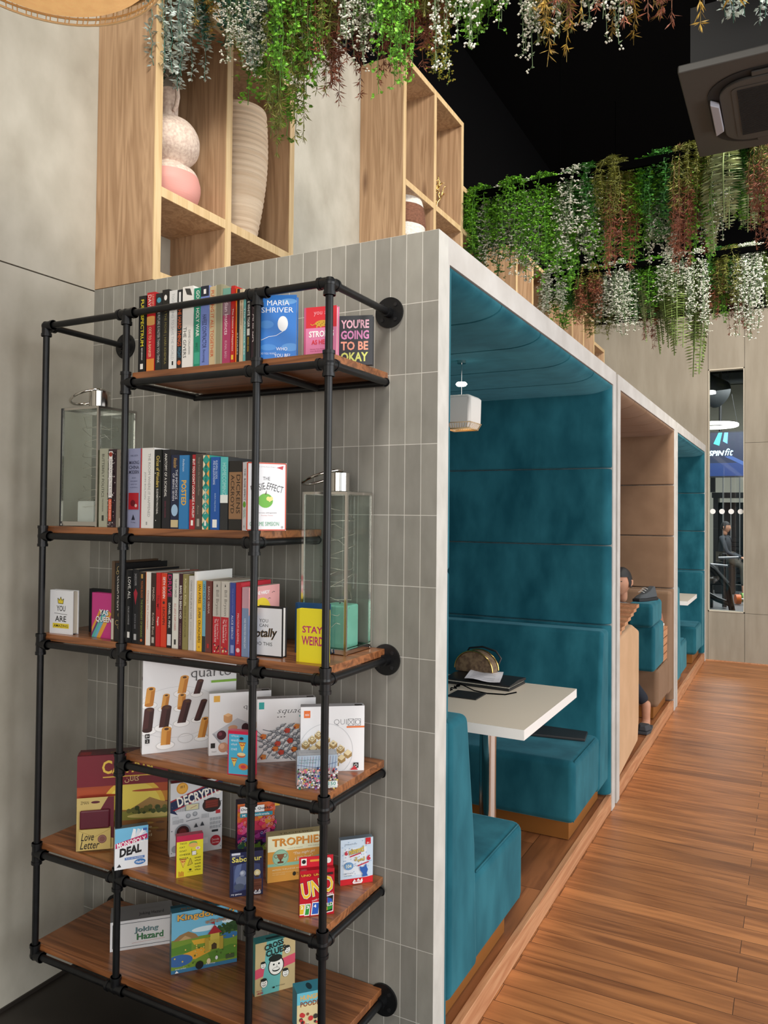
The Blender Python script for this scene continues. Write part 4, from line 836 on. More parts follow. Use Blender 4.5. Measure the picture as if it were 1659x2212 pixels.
for k in range(12): DE.append(('r', .06+.012*k*1.6, .60, .066+.012*k*1.6, .66, '4a4e54'))
DE += [('p', [(0, .60), (1, .84), (1, 1), (0, .76)], 'a0283a'), ('p', [(0, .62), (1, .86), (1, .98), (0, .74)], '1c2c50'), ('t', 'DECRYPTO', .12, .72, .98, .86, 'f2f0e6', .03, 0, 11), ('r', 0, .86, .34, 1, 'd9dde1'), ('d', .22, .92, .11, 'd89a34', 24), ('d', .22, .92, .09, 'e8b048', 24), ('t', '#1', .18, .92, .26, .96, '2a2a2a'), ('p', [(0, .60), (.14, .56), (.08, .62), (0, .64)], '1c2c50'),
       ('r', .28, .60, .55, .69, '9aa0a0'), ('r', .3, .61, .53, .68, 'd8d4a8'), ('l', [(.38, .63), (.5, .66)], .008, 'a83a2c'), ('e', .79, .64, .18, .14, '2a2624', 30), ('r', .64, .59, .94, .72, '3a201c'), ('r', .67, .605, .91, .705, '7a3024'), ('l', [(.67, .63), (.91, .64)], .006, '3a1410'), ('l', [(.67, .66), (.91, .67)], .006, '3a1410'), ('d', .34, .53, .045, '8c939a'), ('d', .34, .535, .03, 'b0b6bc'), ('d', .47, .545, .045, '8c939a'), ('d', .47, .55, .03, 'b0b6bc'), ('r', .87, .51, .96, .56, 'b8343c'), ('l', [(.3, .46), (.55, .48)], .01, '6a7078')]
for k in range(5): DE += [('r', .6+.03*k, .47, .615+.03*k, .53, 'b4b9be')]
for a in range(4):
    for b2 in range(3): DE.append(('r', .76+.055*a, .42-.055*b2, .80+.055*a, .46-.055*b2, 'a8aeb4'))
DE += [('r', .8, .26, .92, .29, '20262c'), ('d', .24, .32, .15, '8c939a', 30), ('d', .24, .32, .12, '3c1c1c', 30), ('d', .24, .32, .07, '6a2a28', 24), ('p', [(.45, .36), (.49, .42), (.53, .36)], '3a4048'), ('p', [(.57, .37), (.61, .43), (.65, .37)], '3a4048'), ('d', .1, .1, .07, '9aa1a8', 20), ('d', .87, .14, .1, 'b02434', 24), ('t', 'Decode', .8, .14, .94, .17, 'f0d0d0'), ('t', 'Secrets', .8, .1, .94, .13, 'f0d0d0'), ('r', .05, .44, .15, .49, 'b4b9be'), ('r', .17, .45, .24, .5, 'b4b9be'), ('r', .05, .5, .15, .54, 'c4c9ce'), ('r', .55, .12, .72, .2, 'eceef0')]
for v in (.05, .35, .68): DE += [('d', .03, v, .01, '5a6068', 8), ('d', .97, v, .01, '5a6068', 8)]
game('silver grey game box printed like a radio panel with navy banner', -.800, -.215, 52, 5, .163, .226, .045, 'd9dde1', DE, 'b8bcc2', [('r', .02, .1, .98, .9, 'a0283a')])
TA = [('r', .03, .0, .97, .86, 'ece03a'), ('r', 0, .86, 1, 1, 'c02a50')]
for k, s in enumerate(('TACO', 'CAT', 'GOAT', 'CHEESE', 'PIZZA')): TA.append(('t', s, .11, .79-.09*k, .11+.068*len(s), .83-.09*k, '2a2a1c', .01))
TA += [('e', .62, .76, .17, .1, 'e0a050', 24), ('e', .62, .80, .15, .06, '7ab04c'), ('e', .62, .75, .16, .08, 'f0b868', 24), ('e', .8, .66, .09, .06, 'f0e0e0'), ('d', .8, .66, .04, 'e0a0a8', 12), ('r', .58, .5, .74, .6, 'f4f2ea'), ('l', [(.58, .5), (.56, .66)], .012, '2a2a2a'), ('l', [(.74, .5), (.8, .53)], .012, '2a2a2a'), ('l', [(.58, .5), (.74, .5), (.74, .6), (.58, .6), (.58, .5)], .01, '2a2a2a')]+pizza(.25, .35, .13)+[('p', [(.42, .26), (.6, .3), (.52, .44)], 'd8c03a'), ('l', [(.42, .26), (.6, .3), (.52, .44), (.42, .26)], .012, '2a2a1c')]
for k, s in enumerate(('टाको', 'बिल्ली', 'बकरी', 'पनीर', 'पिज़्ज़ा')): TA.append(('t', s, .68, .41-.075*k, .92, .455-.075*k, '2a2a1c'))
TA += [('e', .52, .16, .05, .035, '2a2a1c', 12), ('t', 'dolphin hat', .42, .1, .62, .12, '2a2a1c')]+[('l', [(.1+.05*k, .02), (.1+.05*k, .15-.02*(k % 2))], .02, 'c02a30') for k in range(4)]
game('bright yellow card box with taco and pizza drawings on the fifth shelf', -.686, -.31, 50, 5, .077, .120, .022, 'ece03a', TA, 'c02a50', small=True)
DU = [('r', 0, .6, 1, 1, 'e8783c'), ('r', 0, .4, 1, .62, 'd84060'), ('r', 0, .2, 1, .42, '8a2a6a'), ('r', 0, 0, 1, .22, '3a2a4a')]
for k in range(110):
    v = 1-(k+.5)/110; u = rng.random(); s = rng.uniform(.04, .07)
    pal = ['f0a040', 'e85c3c', 'f07858', 'e84848', 'f06a8a'] if v > .6 else (['e83c6c', 'f05a9a', 'f06a5a', 'e87aa8', 'c83a8a'] if v > .4 else (['a03a8c', '6a2a7a', 'c03a7a', '4a2a6a', '5a6ac0'] if v > .2 else ['3a3a6a', '2a5a4a', '5a7a2a', '8a9a3a', '2a2a3a']))
    c = rng.choice(pal); u = min(max(u, s), 1-s); v = min(max(v, s*1.3), 1-s*1.6)
    DU += [('e', u, v, s, s*.7, c, 14), ('d', min(u+s*.5, .97), v+s*.9, s*.42, c, 12)]
    if k % 2: DU += [('o', min(u+s*.5, .97), v+s*.9, s*.4, .006, rng.choice(['f8c0d0', 'b8c8f8', 'f8e0a0', '2a1a3a']), 12)]
DU += [('r', .04, .84, .5, .98, 'ffffff'), ('t', 'Ducks & Quacks', .06, .88, .62, .94, '2a2a3a', .02), ('r', .04, .75, .66, .83, '3aa0b8'), ('t', 'M M Bookwala', .08, .765, .6, .815, 'ffffff', .01), ('r', .7, .93, .96, .99, 'f0c04c')]
game('puzzle box covered with orange, pink and purple birds behind the others', -.640, -.085, 46, 5, .166, .150, .05, '8a2a6a', DU, '3a2a4a', name='puzzle_box')
SA = [('r', 0, 0, 1, 1, '242a4c'), ('r', .04, .94, .3, .99, 'd0d4e0'), ('t', 'FREDERIC MOYERSOEN', .05, .9, .4, .92, 'b8bcd0'), ('t', 'Saboteur', .05, .78, .95, .9, 'e4d86a', .02), ('p', [(.1, .7), (.5, .76), (.9, .7), (.95, .2), (.1, .1)], '3a4670'), ('p', [(.2, .72), (.35, .74), (.3, .5), (.12, .3), (.14, .6)], '5a6a94'), ('e', .35, .35, .18, .16, '6a7690'), ('d', .38, .52, .09, '8a94aa'), ('d', .36, .53, .05, 'b4bccc'), ('e', .28, .22, .16, .1, '4a566c'), ('p', [(.6, .7), (.72, .74), (.7, .3), (.62, .3)], '232a44'), ('d', .82, .5, .1, 'e8d8a0'), ('d', .82, .5, .05, 'fff6d0'), ('r', .77, .40, .87, .44, '4a3a2c'), ('r', .62, .1, .96, .36, '6a3c2c'), ('l', [(.62, .28), (.96, .28)], .02, '8a543c'), ('l', [(.62, .2), (.96, .2)], .02, '4a281c'), ('p', [(.72, .05), (.78, .12), (.84, .06), (.9, .13), (.94, .05), (.92, .02), (.75, .02)], 'e8e8ec'), ('t', 'AMIGO', .75, .045, .92, .08, '242a4c', .02), ('t', 'my games', .04, .03, .36, .07, 'd8dce8', .01)]
game('dark navy card box with cave scene and yellow title on the fifth shelf', -.476, -.325, 44, 5, .092, .122, .022, '242a4c', SA, '1a1e38', small=True)
TR = [('r', 0, .66, 1, 1, 'ecebc8'), ('r', 0, 0, 1, .66, 'dda04a'), ('t', 'TROPHIES', .08, .76, .97, .93, 'b8742c', .02), ('t', 'TROPHIES', .07, .77, .96, .94, 'd8923c', .01), ('t', 'A GAME OF THINKING', .34, .69, .6, .71, '9a9068'), ('t', 'FOR AGES 8+', .7, .70, .9, .72, '9a9068'), ('p', [(0, .40), (.5, .40), (1, .52), (1, .42), (.5, .33), (0, .34)], '8ec2a8'), ('d', .22, .52, .14, '9ac8ac', 30), ('o', .22, .52, .13, .006, '6a8a70', 30), ('p', [(.15, .6), (.29, .6), (.25, .48), (.19, .48)], '8a5a3a'), ('o', .145, .56, .03, .01, '8a5a3a', 14), ('o', .295, .56, .03, .01, '8a5a3a', 14), ('r', .205, .43, .235, .5, '6a4028'), ('r', .17, .4, .27, .44, '6a4028'), ('t', '"This might get', .44, .54, .82, .62, 'f6f0d8', .0, .3, 3), ('t', 'a little loud."', .46, .44, .78, .52, 'f6f0d8', .0, .3, 3), ('t', 'IMPRESS THE JUDGE with YOUR', .08, .24, .7, .28, 'f0e0b0', .01), ('t', 'THE CATEGORY GAME FOR A CROWD THAT IS WILLING', .08, .19, .62, .21, 'ecd8a0'), ('t', 'TO GET LOUD', .08, .15, .3, .17, 'ecd8a0'), ('e', .46, .14, .03, .035, '2a2a20', 12), ('t', 'Brown Couch', .5, .14, .68, .17, '2a2a20'), ('t', 'Company', .5, .1, .62, .13, '2a2a20')]
game('mustard and cream game box with trophy emblem on the fifth shelf', -.435, -.205, 46, 5, .172, .133, .04, 'dda04a', TR, 'c8b684', [('t', 'TROPHIES', .2, .3, .8, .7, '6a5a34', .01)])
UN = [('r', 0, 0, 1, .86, 'c4182c'), ('r', 0, .86, 1, .93, 'a81424'), ('t', 'UNO', .04, .87, .32, .92, 'e8c040', .02), ('t', 'UNO', .4, .87, .68, .92, 'e8c040', .02), ('r', .74, .87, .96, .92, '2a1a1a'), ('t', 'UNO', .02, .42, .99, .82, '141414', .07, .1, 12), ('t', 'UNO', .03, .43, .98, .81, 'f4f0e0', .05, .1, 12), ('t', 'UNO', .04, .44, .97, .80, 'f0c838', .02, .1, 12), ('t', 'CUSTOMIZABLE', .55, .40, .97, .45, 'f2f0ec', .01, 0, 12), ('t', 'CARD GAME', .35, .34, .7, .37, 'f2f0ec', .01, 0, 12),
      ('p', [(.0, .04), (.13, .04), (.16, .28), (.0, .28)], 'f6f4ee'), ('p', [(.0, .06), (.11, .06), (.14, .26), (.0, .26)], 'e8c030'), ('t', '2', .03, .17, .1, .24, 'ffffff', .03), ('p', [(.13, .02), (.28, .02), (.32, .28), (.17, .28)], 'f6f4ee'), ('p', [(.15, .04), (.26, .04), (.3, .26), (.19, .26)], '2c9a3c'), ('t', '3', .2, .17, .27, .24, 'ffffff', .03), ('p', [(.32, .02), (.55, .02), (.58, .3), (.36, .3)], 'f6f4ee'), ('p', [(.35, .04), (.53, .04), (.56, .28), (.38, .28)], '2860c0'), ('t', '4', .4, .18, .48, .25, 'ffffff', .03), ('p', [(.6, .02), (.97, .06), (.99, .44), (.66, .4)], 'f6f4ee'), ('p', [(.62, .04), (.95, .08), (.97, .42), (.68, .38)], '1a1a1a'), ('p', [(.8, .24), (.8, .38), (.93, .34), (.95, .25)], '2860c0'), ('p', [(.8, .24), (.67, .22), (.69, .34), (.8, .38)], 'c8283c'), ('p', [(.8, .24), (.95, .25), (.94, .12), (.8, .09)], '2c9a3c'), ('p', [(.8, .24), (.8, .09), (.66, .1), (.67, .22)], 'f0c838'), ('t', 'WILD', .64, .17, .96, .26, '1a1a1a', .05, 0, 8), ('t', 'WILD', .65, .18, .96, .26, 'f4f4f4', .02, 0, 8)]
o = game('red card box with hang tab and yellow outlined title by the corner upright', -.248, -.318, 42, 5, .093, .121, .022, 'c4182c', UN, 'a81424', small=True)
m = MB(); m.box(0, .019, .121, .093, .0205, .149, ink('d21c30')); Face(m, (0, .019, .121), (1, 0, 0), (0, 0, 1), .093, .028).ops([('r', .06, .2, .22, .85, 'f0eee8'), ('d', .14, .55, .06, '1a1a1a', 14), ('r', .32, .5, .6, .7, 'e8a040'), ('d', .86, .5, .08, 'f0eee8', 20)]); m.build('hang_tab', o)
NI = [('r', 0, 0, 1, 1, 'cfe2f2'), ('r', .1, .2, .8, .8, 'e4eef6'), ('r', 0, 0, 1, .13, 'd8202c'), ('p', [(0, .13), (.5, .1), (1, .15), (1, .05), (0, .05)], 'd8202c')]
for k in range(46): NI.append(('p', [(a, b) for a, b in ((lambda u, v: ((u, v), (u+.03, v+.012), (u+.012, v-.02)))(rng.uniform(.03, .93), rng.uniform(.18, .95)))], '7aa2cc'))
NI += [('r', .76, .86, .92, 1, 'c8202c'), ('t', '8+', .8, .87, .88, .91, 'ffffff'), ('t', 'Wolfgang Kramer', .12, .88, .5, .91, '5a6a7a'), ('t', '6', .12, .66, .22, .76, 'c8203c', .05), ('t', 'nimmt!', .24, .68, .72, .82, '5a4a2a', .04, .1, 8), ('t', 'nimmt!', .25, .69, .72, .82, 'e8c850', .02, .1, 8), ('l', [(.28, .62), (.62, .68)], .03, 'c8203c'), ('t', 'ﺔﺒﻌﻟ', .42, .48, .74, .6, '5a4a2a', .03), ('t', 'ﺔﺒﻌﻟ', .43, .49, .74, .6, 'e8c850', .01), ('t', '6', .8, .5, .92, .62, 'c8203c', .05), ('l', [(.52, .4), (.86, .47)], .03, 'c8203c'), ('e', .25, .42, .14, .11, '6a9ccc', 20), ('t', '104', .17, .38, .33, .46, 'f0f0d0', .02), ('p', [(.6, .3), (.58, .4), (.64, .36), (.72, .37), (.78, .44), (.8, .36), (.84, .3), (.8, .22), (.84, .16), (.66, .15), (.68, .22)], '2c62b4'), ('t', 'take 6 cards', .1, .25, .38, .275, '5a6a7a'), ('t', 'bull heads', .12, .2, .34, .225, '5a6a7a'), ('p', [(.36, .05), (.42, .12), (.48, .07), (.54, .13), (.6, .08), (.66, .13), (.68, .06), (.64, .02), (.4, .02)], 'f2f2f2'), ('t', 'AMIGO', .42, .045, .62, .085, 'c8202c', .02)]
game('white and pale blue card box with red foot, rightmost on the fifth shelf', -.243, -.115, 46, 5, .098, .130, .022, 'cfe2f2', NI, 'a9b9c8', [('r', 0, 0, 1, 1, '7a8a98')], small=True)

# --- bottom shelf
JH = [('r', 0, 0, 1, 1, 'eff0f2'), ('l', [(.04, .1), (.04, .9), (.98, .9), (.98, .1), (.04, .1)], .008, '2a3a40'), ('t', 'Joking', .38, .5, .76, .72, '2a3c40', .03), ('t', 'Joking', .375, .51, .755, .73, '7a9ca0', .015), ('t', 'Hazard', .42, .28, .84, .5, '2a4a34', .03), ('t', 'Hazard', .415, .29, .835, .51, '4a8a5a', .012), ('l', [(.34, .2), (.86, .24)], .004, 'c87a6a')]
game('long white game box with teal and green title on the bottom shelf', -1.000, -.262, 46, 6, .195, .092, .10, 'eff0f2', JH, '9a9c9e', [('t', 'Joking Hazard', .45, .3, .85, .7, '3a3a3c', .01)])
KI = [('r', 0, .55, 1, 1, '74bcdc'), ('e', .5, .66, .2, .04, 'd8ecf4'), ('e', .88, .72, .12, .03, 'd8ecf4'), ('p', [(0, .52), (.12, .62), (.25, .66), (.36, .6), (.42, .52)], '9a7a50'), ('p', [(.1, .52), (.2, .6), (.3, .54)], 'c0a070'), ('p', [(.6, .5), (.74, .62), (.9, .7), (1, .72), (1, .5)], '34502c'), ('r', 0, .0, 1, .53, '7a9a3c'), ('p', [(.3, .5), (.7, .5), (.62, .42), (.34, .42)], 'e0b03c'), ('p', [(.0, .42), (.3, .46), (.3, .32), (0, .3)], '5a8a34'), ('p', [(.18, .3), (.45, .36), (.6, .27), (.36, .18), (.2, .22)], 'e8a838'), ('e', .12, .2, .2, .09, '3c6aa8'), ('e', .88, .48, .14, .05, '3c78b0'), ('p', [(.55, .24), (.9, .32), (1, .3), (1, .1), (.6, .1)], '5c8a34'), ('r', 0, 0, 1, .06, '3c78a0')]
for k in range(40): KI.append(('d', rng.uniform(.64, .97), rng.uniform(.52, .68), .022, rng.choice(['2c4a24', '3c5c2c', '4a6a34']), 7))
for k in range(30): KI.append(('d', rng.uniform(.02, .96), rng.uniform(.07, .5), .014, rng.choice(['4a6a2c', '8aa844', '6a8a3a', 'd8c060']), 6))
KI += [('r', .53, .3, .76, .46, 'c8b44c'), ('r', .5, .28, .56, .5, 'b8a040'), ('r', .72, .28, .78, .5, 'b8a040'), ('p', [(.6, .3), (.6, .38), (.64, .41), (.68, .38), (.68, .3)], '4a3a24'), ('r', .58, .46, .72, .56, 'd0bc54'), ('p', [(.54, .56), (.64, .7), (.76, .56)], 'a82c34'), ('l', [(.64, .7), (.64, .76)], .008, '3a2a24'), ('p', [(.64, .76), (.57, .74), (.64, .72)], 'a82c34'), ('e', .56, .12, .03, .04, 'e8d8b0', 12), ('e', .68, .15, .02, .03, 'f0f0f0', 12), ('t', 'Kingdomino', .08, .83, .95, .97, '5a3c1c', .04), ('t', 'Kingdomino', .08, .84, .95, .97, 'e8b050', .02), ('t', 'किंगडोमिनो', .5, .74, .9, .81, 'b8783c', .01), ('e', .42, .08, .06, .06, '1a1a1a', 6), ('t', 'BRUNO CATHALA', .06, .07, .22, .09, 'e8f0f0'), ('t', 'Blue Orange', .52, .06, .66, .09, 'f0f0f0'), ('r', .82, .1, .95, .17, '4a5a3a'), ('p', [(.05, .02), (.08, .06), (.11, .02)], 'f0f0f0')]
game('colourful game box with castle, fields and sky on the bottom shelf', -.748, -.258, 50, 6, .200, .182, .05, '7a9a3c', KI, '3c6a7a', [('r', 0, 0, 1, 1, '4a8ca4'), ('t', 'Kingdomino', .15, .3, .85, .7, 'c8883c', .01)])
def face(u, v, s):
    return [('e', u, v, s, s*1.15, '1c2420', 20), ('e', u, v-.004, s*.88, s*1.02, 'f4f4ec', 20), ('e', u-.1*s, v+s*.75, s*.85, s*.42, '1c2420', 16), ('d', u-s*.3, v+s*.15, s*.12, '1c2420', 8), ('d', u+s*.35, v+s*.15, s*.12, '1c2420', 8), ('e', u, v-s*.35, s*.48, s*.26, '1c2420', 14), ('e', u, v-s*.3, s*.42, s*.16, 'f4f4ec', 14), ('l', [(u+s*.05, v+s*.1), (u+s*.15, v-s*.1), (u, v-s*.1)], .006, '1c2420')]
CC = [('r', 0, 0, 1, 1, 'c8b484'), ('p', [(.28, 1), (.7, 1), (.6, 0), (.16, 0)], '6ab8b4'), ('p', [(0, .5), (1, .66), (1, .48), (0, .32)], 'd8546c'), ('p', [(.24, .54), (.66, .61), (.62, .42), (.2, .35)], '6ab8b4')]+face(.52, .5, .2)+face(.2, .56, .07)+face(.8, .76, .08)+face(.76, .32, .085)+face(.22, .22, .09)
CC += [('t', 'CROSS', .22, .86, .7, .97, '1c2420', .03, 0, 10), ('t', 'CLUES', .26, .73, .76, .85, '1c2420', .03, 0, 8), ('t', 'Ages 8+', .03, .08, .2, .11, 'a82c4c'), ('t', 'AGE', .05, .03, .2, .07, 'a82c4c', .02), ('e', .46, .1, .03, .02, '1c2420', 12), ('t', 'Brown Couch', .52, .1, .74, .125, '1c2420')]
game('teal and tan card box with laughing cartoon heads on the bottom shelf', -.462, -.222, 54, 6, .122, .150, .035, 'c8b484', CC, '3c8c8c', [('r', 0, 0, 1, 1, '4a9c9c'), ('r', .3, .3, .7, .6, '2a4a4c')], small=True)
MP = [('r', 0, .7, 1, 1, '6ac0d4'), ('r', 0, 0, 1, .7, 'e0d0a0'), ('t', 'HUNGRY', .12, .8, .9, .93, 'e8b050', .03), ('t', 'POODLE', .12, .64, .9, .77, '8a4a2c', .03)]
for k in range(30): MP.append(('d', rng.uniform(.08, .92), rng.uniform(.05, .55), rng.uniform(.04, .09), rng.choice(['f4f0e4', 'e8dcc0', '6a8a4c', '8a5a3c', 'c83c3c', '3a3a34', 'd8b060']), 10))
game('small teal topped card box at the front right of the bottom shelf', -.268, -.295, 48, 6, .078, .105, .05, 'e0d0a0', MP, '3c8ca0', [('r', 0, 0, 1, 1, '4aa0b4'), ('e', .5, .5, .1, .2, '2a4a54')], small=True)

# ------------------------------------------------------------------ vases and ornaments on the oak shelves
def lat(name, label, cat, c, segs, n=48):
    """segs: list of (profile, material)"""
    m = MB()
    for prof, mt in segs: m.lathe(prof, (0, 0, 0), mt, n)
    o = m.build(name, None, loc=c); return tag(o, label, cat)
PINK = pm('pink_glaze', (214, 150, 140), .55); SPK = pm('speckled_cream', (222, 204, 188), .7, c2=(198, 174, 160), sc=90, det=2, bump=.15)
SHZ = 2.8532
def smooth(pts, n=6):
    out = []
    P = [pts[0]]+list(pts)+[pts[-1]]
    for i in range(1, len(P)-2):
        for k in range(n):
            t = k/n; a, b, c, d = P[i-1], P[i], P[i+1], P[i+2]
            out.append(tuple(.5*((2*b[j])+(-a[j]+c[j])*t+(2*a[j]-5*b[j]+4*c[j]-d[j])*t*t+(-a[j]+3*b[j]-3*c[j]+d[j])*t**3) for j in (0, 1)))
    out.append(pts[-1]); return out
gv = lat('gourd_vase', 'pink and cream double gourd vase with a looped neck on the oak shelf', 'vase', (-1.262, .222, SHZ),
    [(smooth([(.001, 0), (.075, .002), (.112, .035), (.126, .085), (.118, .128)]), PINK), (smooth([(.118, .128), (.104, .152), (.075, .168), (.066, .176), (.082, .190), (.112, .222), (.120, .265), (.112, .305), (.085, .342), (.05, .358), (.036, .362), (.034, .375), (.036, .468), (.036, .476), (.026, .476), (.024, .42)]), SPK)])
m = MB(); m.tube([(.036, -.012, .385), (.052, -.016, .40), (.060, -.018, .43), (.056, -.018, .465), (.036, -.012, .485)], .009, SPK, 10); m.build('handle', gv)
RIB = pm('ribbed_clay', (216, 194, 168), .85, c2=(196, 170, 142), sc=5, st=(.3, .3, 9), det=5, bump=.1)
prof = []
for k in range(0, 91):
    q = k/90; z = q*.585; r = .082+.050*math.sin(min(1, q*1.15)*math.pi*.62)+(-.004 if q > .93 else 0); r += .0018*math.sin(q*150); prof.append((r, z))
prof += [(.105, .585), (.1, .5)]
lat('tall_vase', 'tall ribbed clay vase beside the gourd vase on the oak shelf', 'vase', (-1.262, .655, SHZ), [([(.001, 0)]+prof, RIB)])
WH = pm('woven_white', (232, 228, 220), .85, c2=(206, 200, 190), sc=60, st=(1, 1, 3), bump=.6); BRN = pm('woven_brown', (132, 88, 66), .85, c2=(104, 66, 48), sc=60, st=(1, 1, 3), bump=.6)
BZ = 2.6+.087
# basket stands on a plinth shelf inside the middle box
MB_ = MB().box(XL+.005, 2.06, 3.31, XF-.01, 2.462, 3.34, OAK).build('shelf_board', None); tag(MB_, 'low oak board inside the middle wall box carrying the basket', 'shelf')
lat('cone_basket', 'cone shaped white and brown woven basket in the middle oak box', 'basket', (-1.26, 2.285, 3.3402),
    [([(.001, 0), (.12, 0), (.145, .02), (.15, .11)], WH), ([(.15, .11), (.154, .12), (.15, .19), (.142, .235)], BRN), ([(.142, .235), (.13, .28), (.1, .345), (.06, .395), (.02, .418), (.001, .42)], WH)])
GOLD = pm('gold_metal', (214, 178, 110), .25, metal=1)
m = MB(); g2 = random.Random(4)
def coral(p, d, L, r, n):
    q = [p+d*(L*k/4)+Vector((g2.uniform(-.008, .008), g2.uniform(-.012, .012), 0)) for k in range(5)]; q[0] = p
    m.tube(q, r, GOLD, 8, rs=[r*(1-.12*k) for k in range(5)])
    if n:
        for s in (-1, 1):
            e = (d+Vector((g2.uniform(-.3, .3), s*g2.uniform(.5, .9), g2.uniform(-.1, .4)))).normalized(); coral(q[2+(s > 0)], e, L*.72, r*.75, n-1)
for s in (-.1, 0, .1): coral(Vector((0, s*.3, .02)), Vector((s, s*3, 1)).normalized(), .17, .010, 3)
m.lathe([(.001, 0), (.07, 0), (.07, .01), (.015, .025), (.001, .026)], (0, 0, 0), GOLD, 24)
tag(m.build('coral_ornament', None, loc=(-1.25, 2.74, 3.6605)), 'gold branching coral ornament in the middle oak box', 'ornament')

# ------------------------------------------------------------------ pendants
def boothlamp(y0, label):
    t = thing('pendant_lamp', label, 'pendant lamp', (-.41, y0+1.2, 2.05))
    LW = pm('white_felt_shade', (226, 223, 216), .8)
    def ring(r, z, n=4): return [(r*.96*x, r*.96*y, z) for x, y in ((1, 1), (-1, 1), (-1, -1), (1, -1))]
    m = MB(); rr = [(.060, .0), (.074, .03), (.076, .135), (.066, .150)]
    for (a, za), (b2, zb) in zip(rr, rr[1:]):
        A, B = ring(a, za), ring(b2, zb); m.add(A+B, [(j, (j+1) % 4, 4+(j+1) % 4, 4+j) for j in range(4)], LW)
    m.add(ring(.066, .15), [(0, 1, 2, 3)], LW)
    m.build('lamp_shade', t, bevel=.016, seg=4)
    m = MB(); A = ring(.060, .0); m.tube(A, .004, pm('woven_cane', (206, 176, 130), .7), 6, closed=True)
    A = ring(.072, .026); m.tube(A, .002, pm('woven_cane', (206, 176, 130), .7), 6, closed=True)
    for k in range(44):
        q = (k % 11)/11*2-1; A = [(q, -1), (1, q), (-q, 1), (-1, -q)][k//11]; m.tube([(A[0]*.058, A[1]*.058, 0), (A[0]*.0695+.002, A[1]*.0695, .028)], .0011, pm('woven_cane', (206, 176, 130), .7), 4)
    m.build('woven_rim', t)
    MB().lathe([(.001, .012), (.056, .012), (.056, .018), (.001, .018)], (0, 0, 0), pm('warm_diffuser', (250, 214, 160), .5, emit=(255, 206, 140), es=1.6), 24).build('diffuser', t)
    MB().cyl((0, 0, .158), (0, 0, H-FT-.052-2.05), .0016, CHROME, 8).build('cord', t)
    MB().cyl((0, 0, H-FT-.07-2.05), (0, 0, H-FT-.056-2.05), .02, CHROME, 20).build('ceiling_rose', t)
    b = MB().lathe([(.001, -.01), (.02, -.008), (.026, 0), (.02, .008), (.001, .01)], (0, 0, .205), pm('spot_bulb', (255, 255, 255), .4, emit=(255, 246, 230), es=9), 20).build('spot_bulb', t)
boothlamp(0, 'small white faceted pendant lamp hanging in the nearest teal booth')
# big woven pendant, top left
LC = (-.715, -.80, 3.03)
t = thing('rattan_pendant', 'large woven pendant lamp with glowing inner shade at the top left', 'pendant lamp', LC)
INN = pm('glowing_shade', (226, 184, 130), .8, emit=(255, 196, 124), es=.42, c2=(206, 166, 116), sc=30, bump=.3)
OUT = pm('grey_felt', (112, 104, 98), .9)
CANE = pm('cane_strip', (222, 196, 152), .7)
m = MB(); m.lathe(smooth([(.001, -.02), (.12, -.022), (.22, -.006), (.278, .045), (.286, .12), (.25, .2), (.16, .27), (.04, .3), (.001, .3)]), (0, 0, 0), INN, 56); m.build('inner_shade', t)
m = MB(); m.lathe(smooth([(.292, .052), (.302, .12), (.28, .22), (.18, .31), (.05, .335)]), (0, 0, 0), OUT, 56)
m.fs = m.fs; m.build('outer_shade', t)
m = MB()
for r, z in ((.303, .060), (.300, .036), (.292, .014)):
    m.tube([(r*math.cos(2*math.pi*k/64), r*math.sin(2*math.pi*k/64), z) for k in range(64)], .0032, CANE, 6, closed=True)
for k in range(110):
    a = 2*math.pi*k/110; m.tube([(r*math.cos(a+.012*math.sin(k*2.3)), r*math.sin(a+.012*math.sin(k*2.3)), z) for r, z in ((.300, .085), (.303, .060), (.300, .036), (.292, .014))], .0018, CANE, 4)
m.build('woven_fringe', t)
MB().cyl((0, 0, .3), (0, 0, 5.4-LC[2]), .004, BLACK, 8).build('cord', t)

# ------------------------------------------------------------------ things on the near booth's table and bench
TZ = .8464
LEA = pm('black_leather', (24, 24, 26), .45, c2=(32, 32, 34), sc=60)
o = MB(); o.prism([(0, 0), (.30, .0), (.30, .008), (.0, .008)], 0, .22, 1, LEA); 
t = thing('folder', 'black leather organiser folder lying on the white booth table', 'folder', (-.575, 1.665, TZ), R(-3))
MB().box(0, -.21, 0, .33, 0, .012, LEA).build('lower_cover', t, bevel=.003)
MB().box(.005, -.205, .013, .325, -.005, .017, PAGE).build('paper_stack', t)
MB().prism([(-.21, .018), (-.0, .018), (0, .030), (-.1, .036), (-.21, .026)], -.004, .334, 0, LEA).build('upper_cover', t, bevel=.003)
MB().cyl((.06, -.05, .032), (.06, -.05, .037), .006, CHROME, 14).build('snap', t)
t = tag(MB().box(-.47, 1.20, TZ, -.33, 1.33, TZ+.006, LEA).build('notebook', None, bevel=.002), 'thin black notebook at the near left of the booth table', 'notebook')
A_, B_, C_, D_ = [Vector(q) for q in ((-.475, 1.425, TZ+.038), (-.300, 1.430, TZ+.034), (-.36, 1.66, TZ+.038), (-.51, 1.60, TZ+.045))]
m = MB(); G_ = 8; dz = lambda a, b: Vector((0, 0, .0035*math.sin(a*7)*math.cos(b*5)+.003))
grid = [[A_.lerp(B_, a/G_).lerp(D_.lerp(C_, a/G_), b/G_)+dz(a/G_, b/G_) for a in range(G_+1)] for b in range(G_+1)]
vs = [p for r in grid for p in r]; fs = [(b*(G_+1)+a, b*(G_+1)+a+1, (b+1)*(G_+1)+a+1, (b+1)*(G_+1)+a) for b in range(G_) for a in range(G_)]
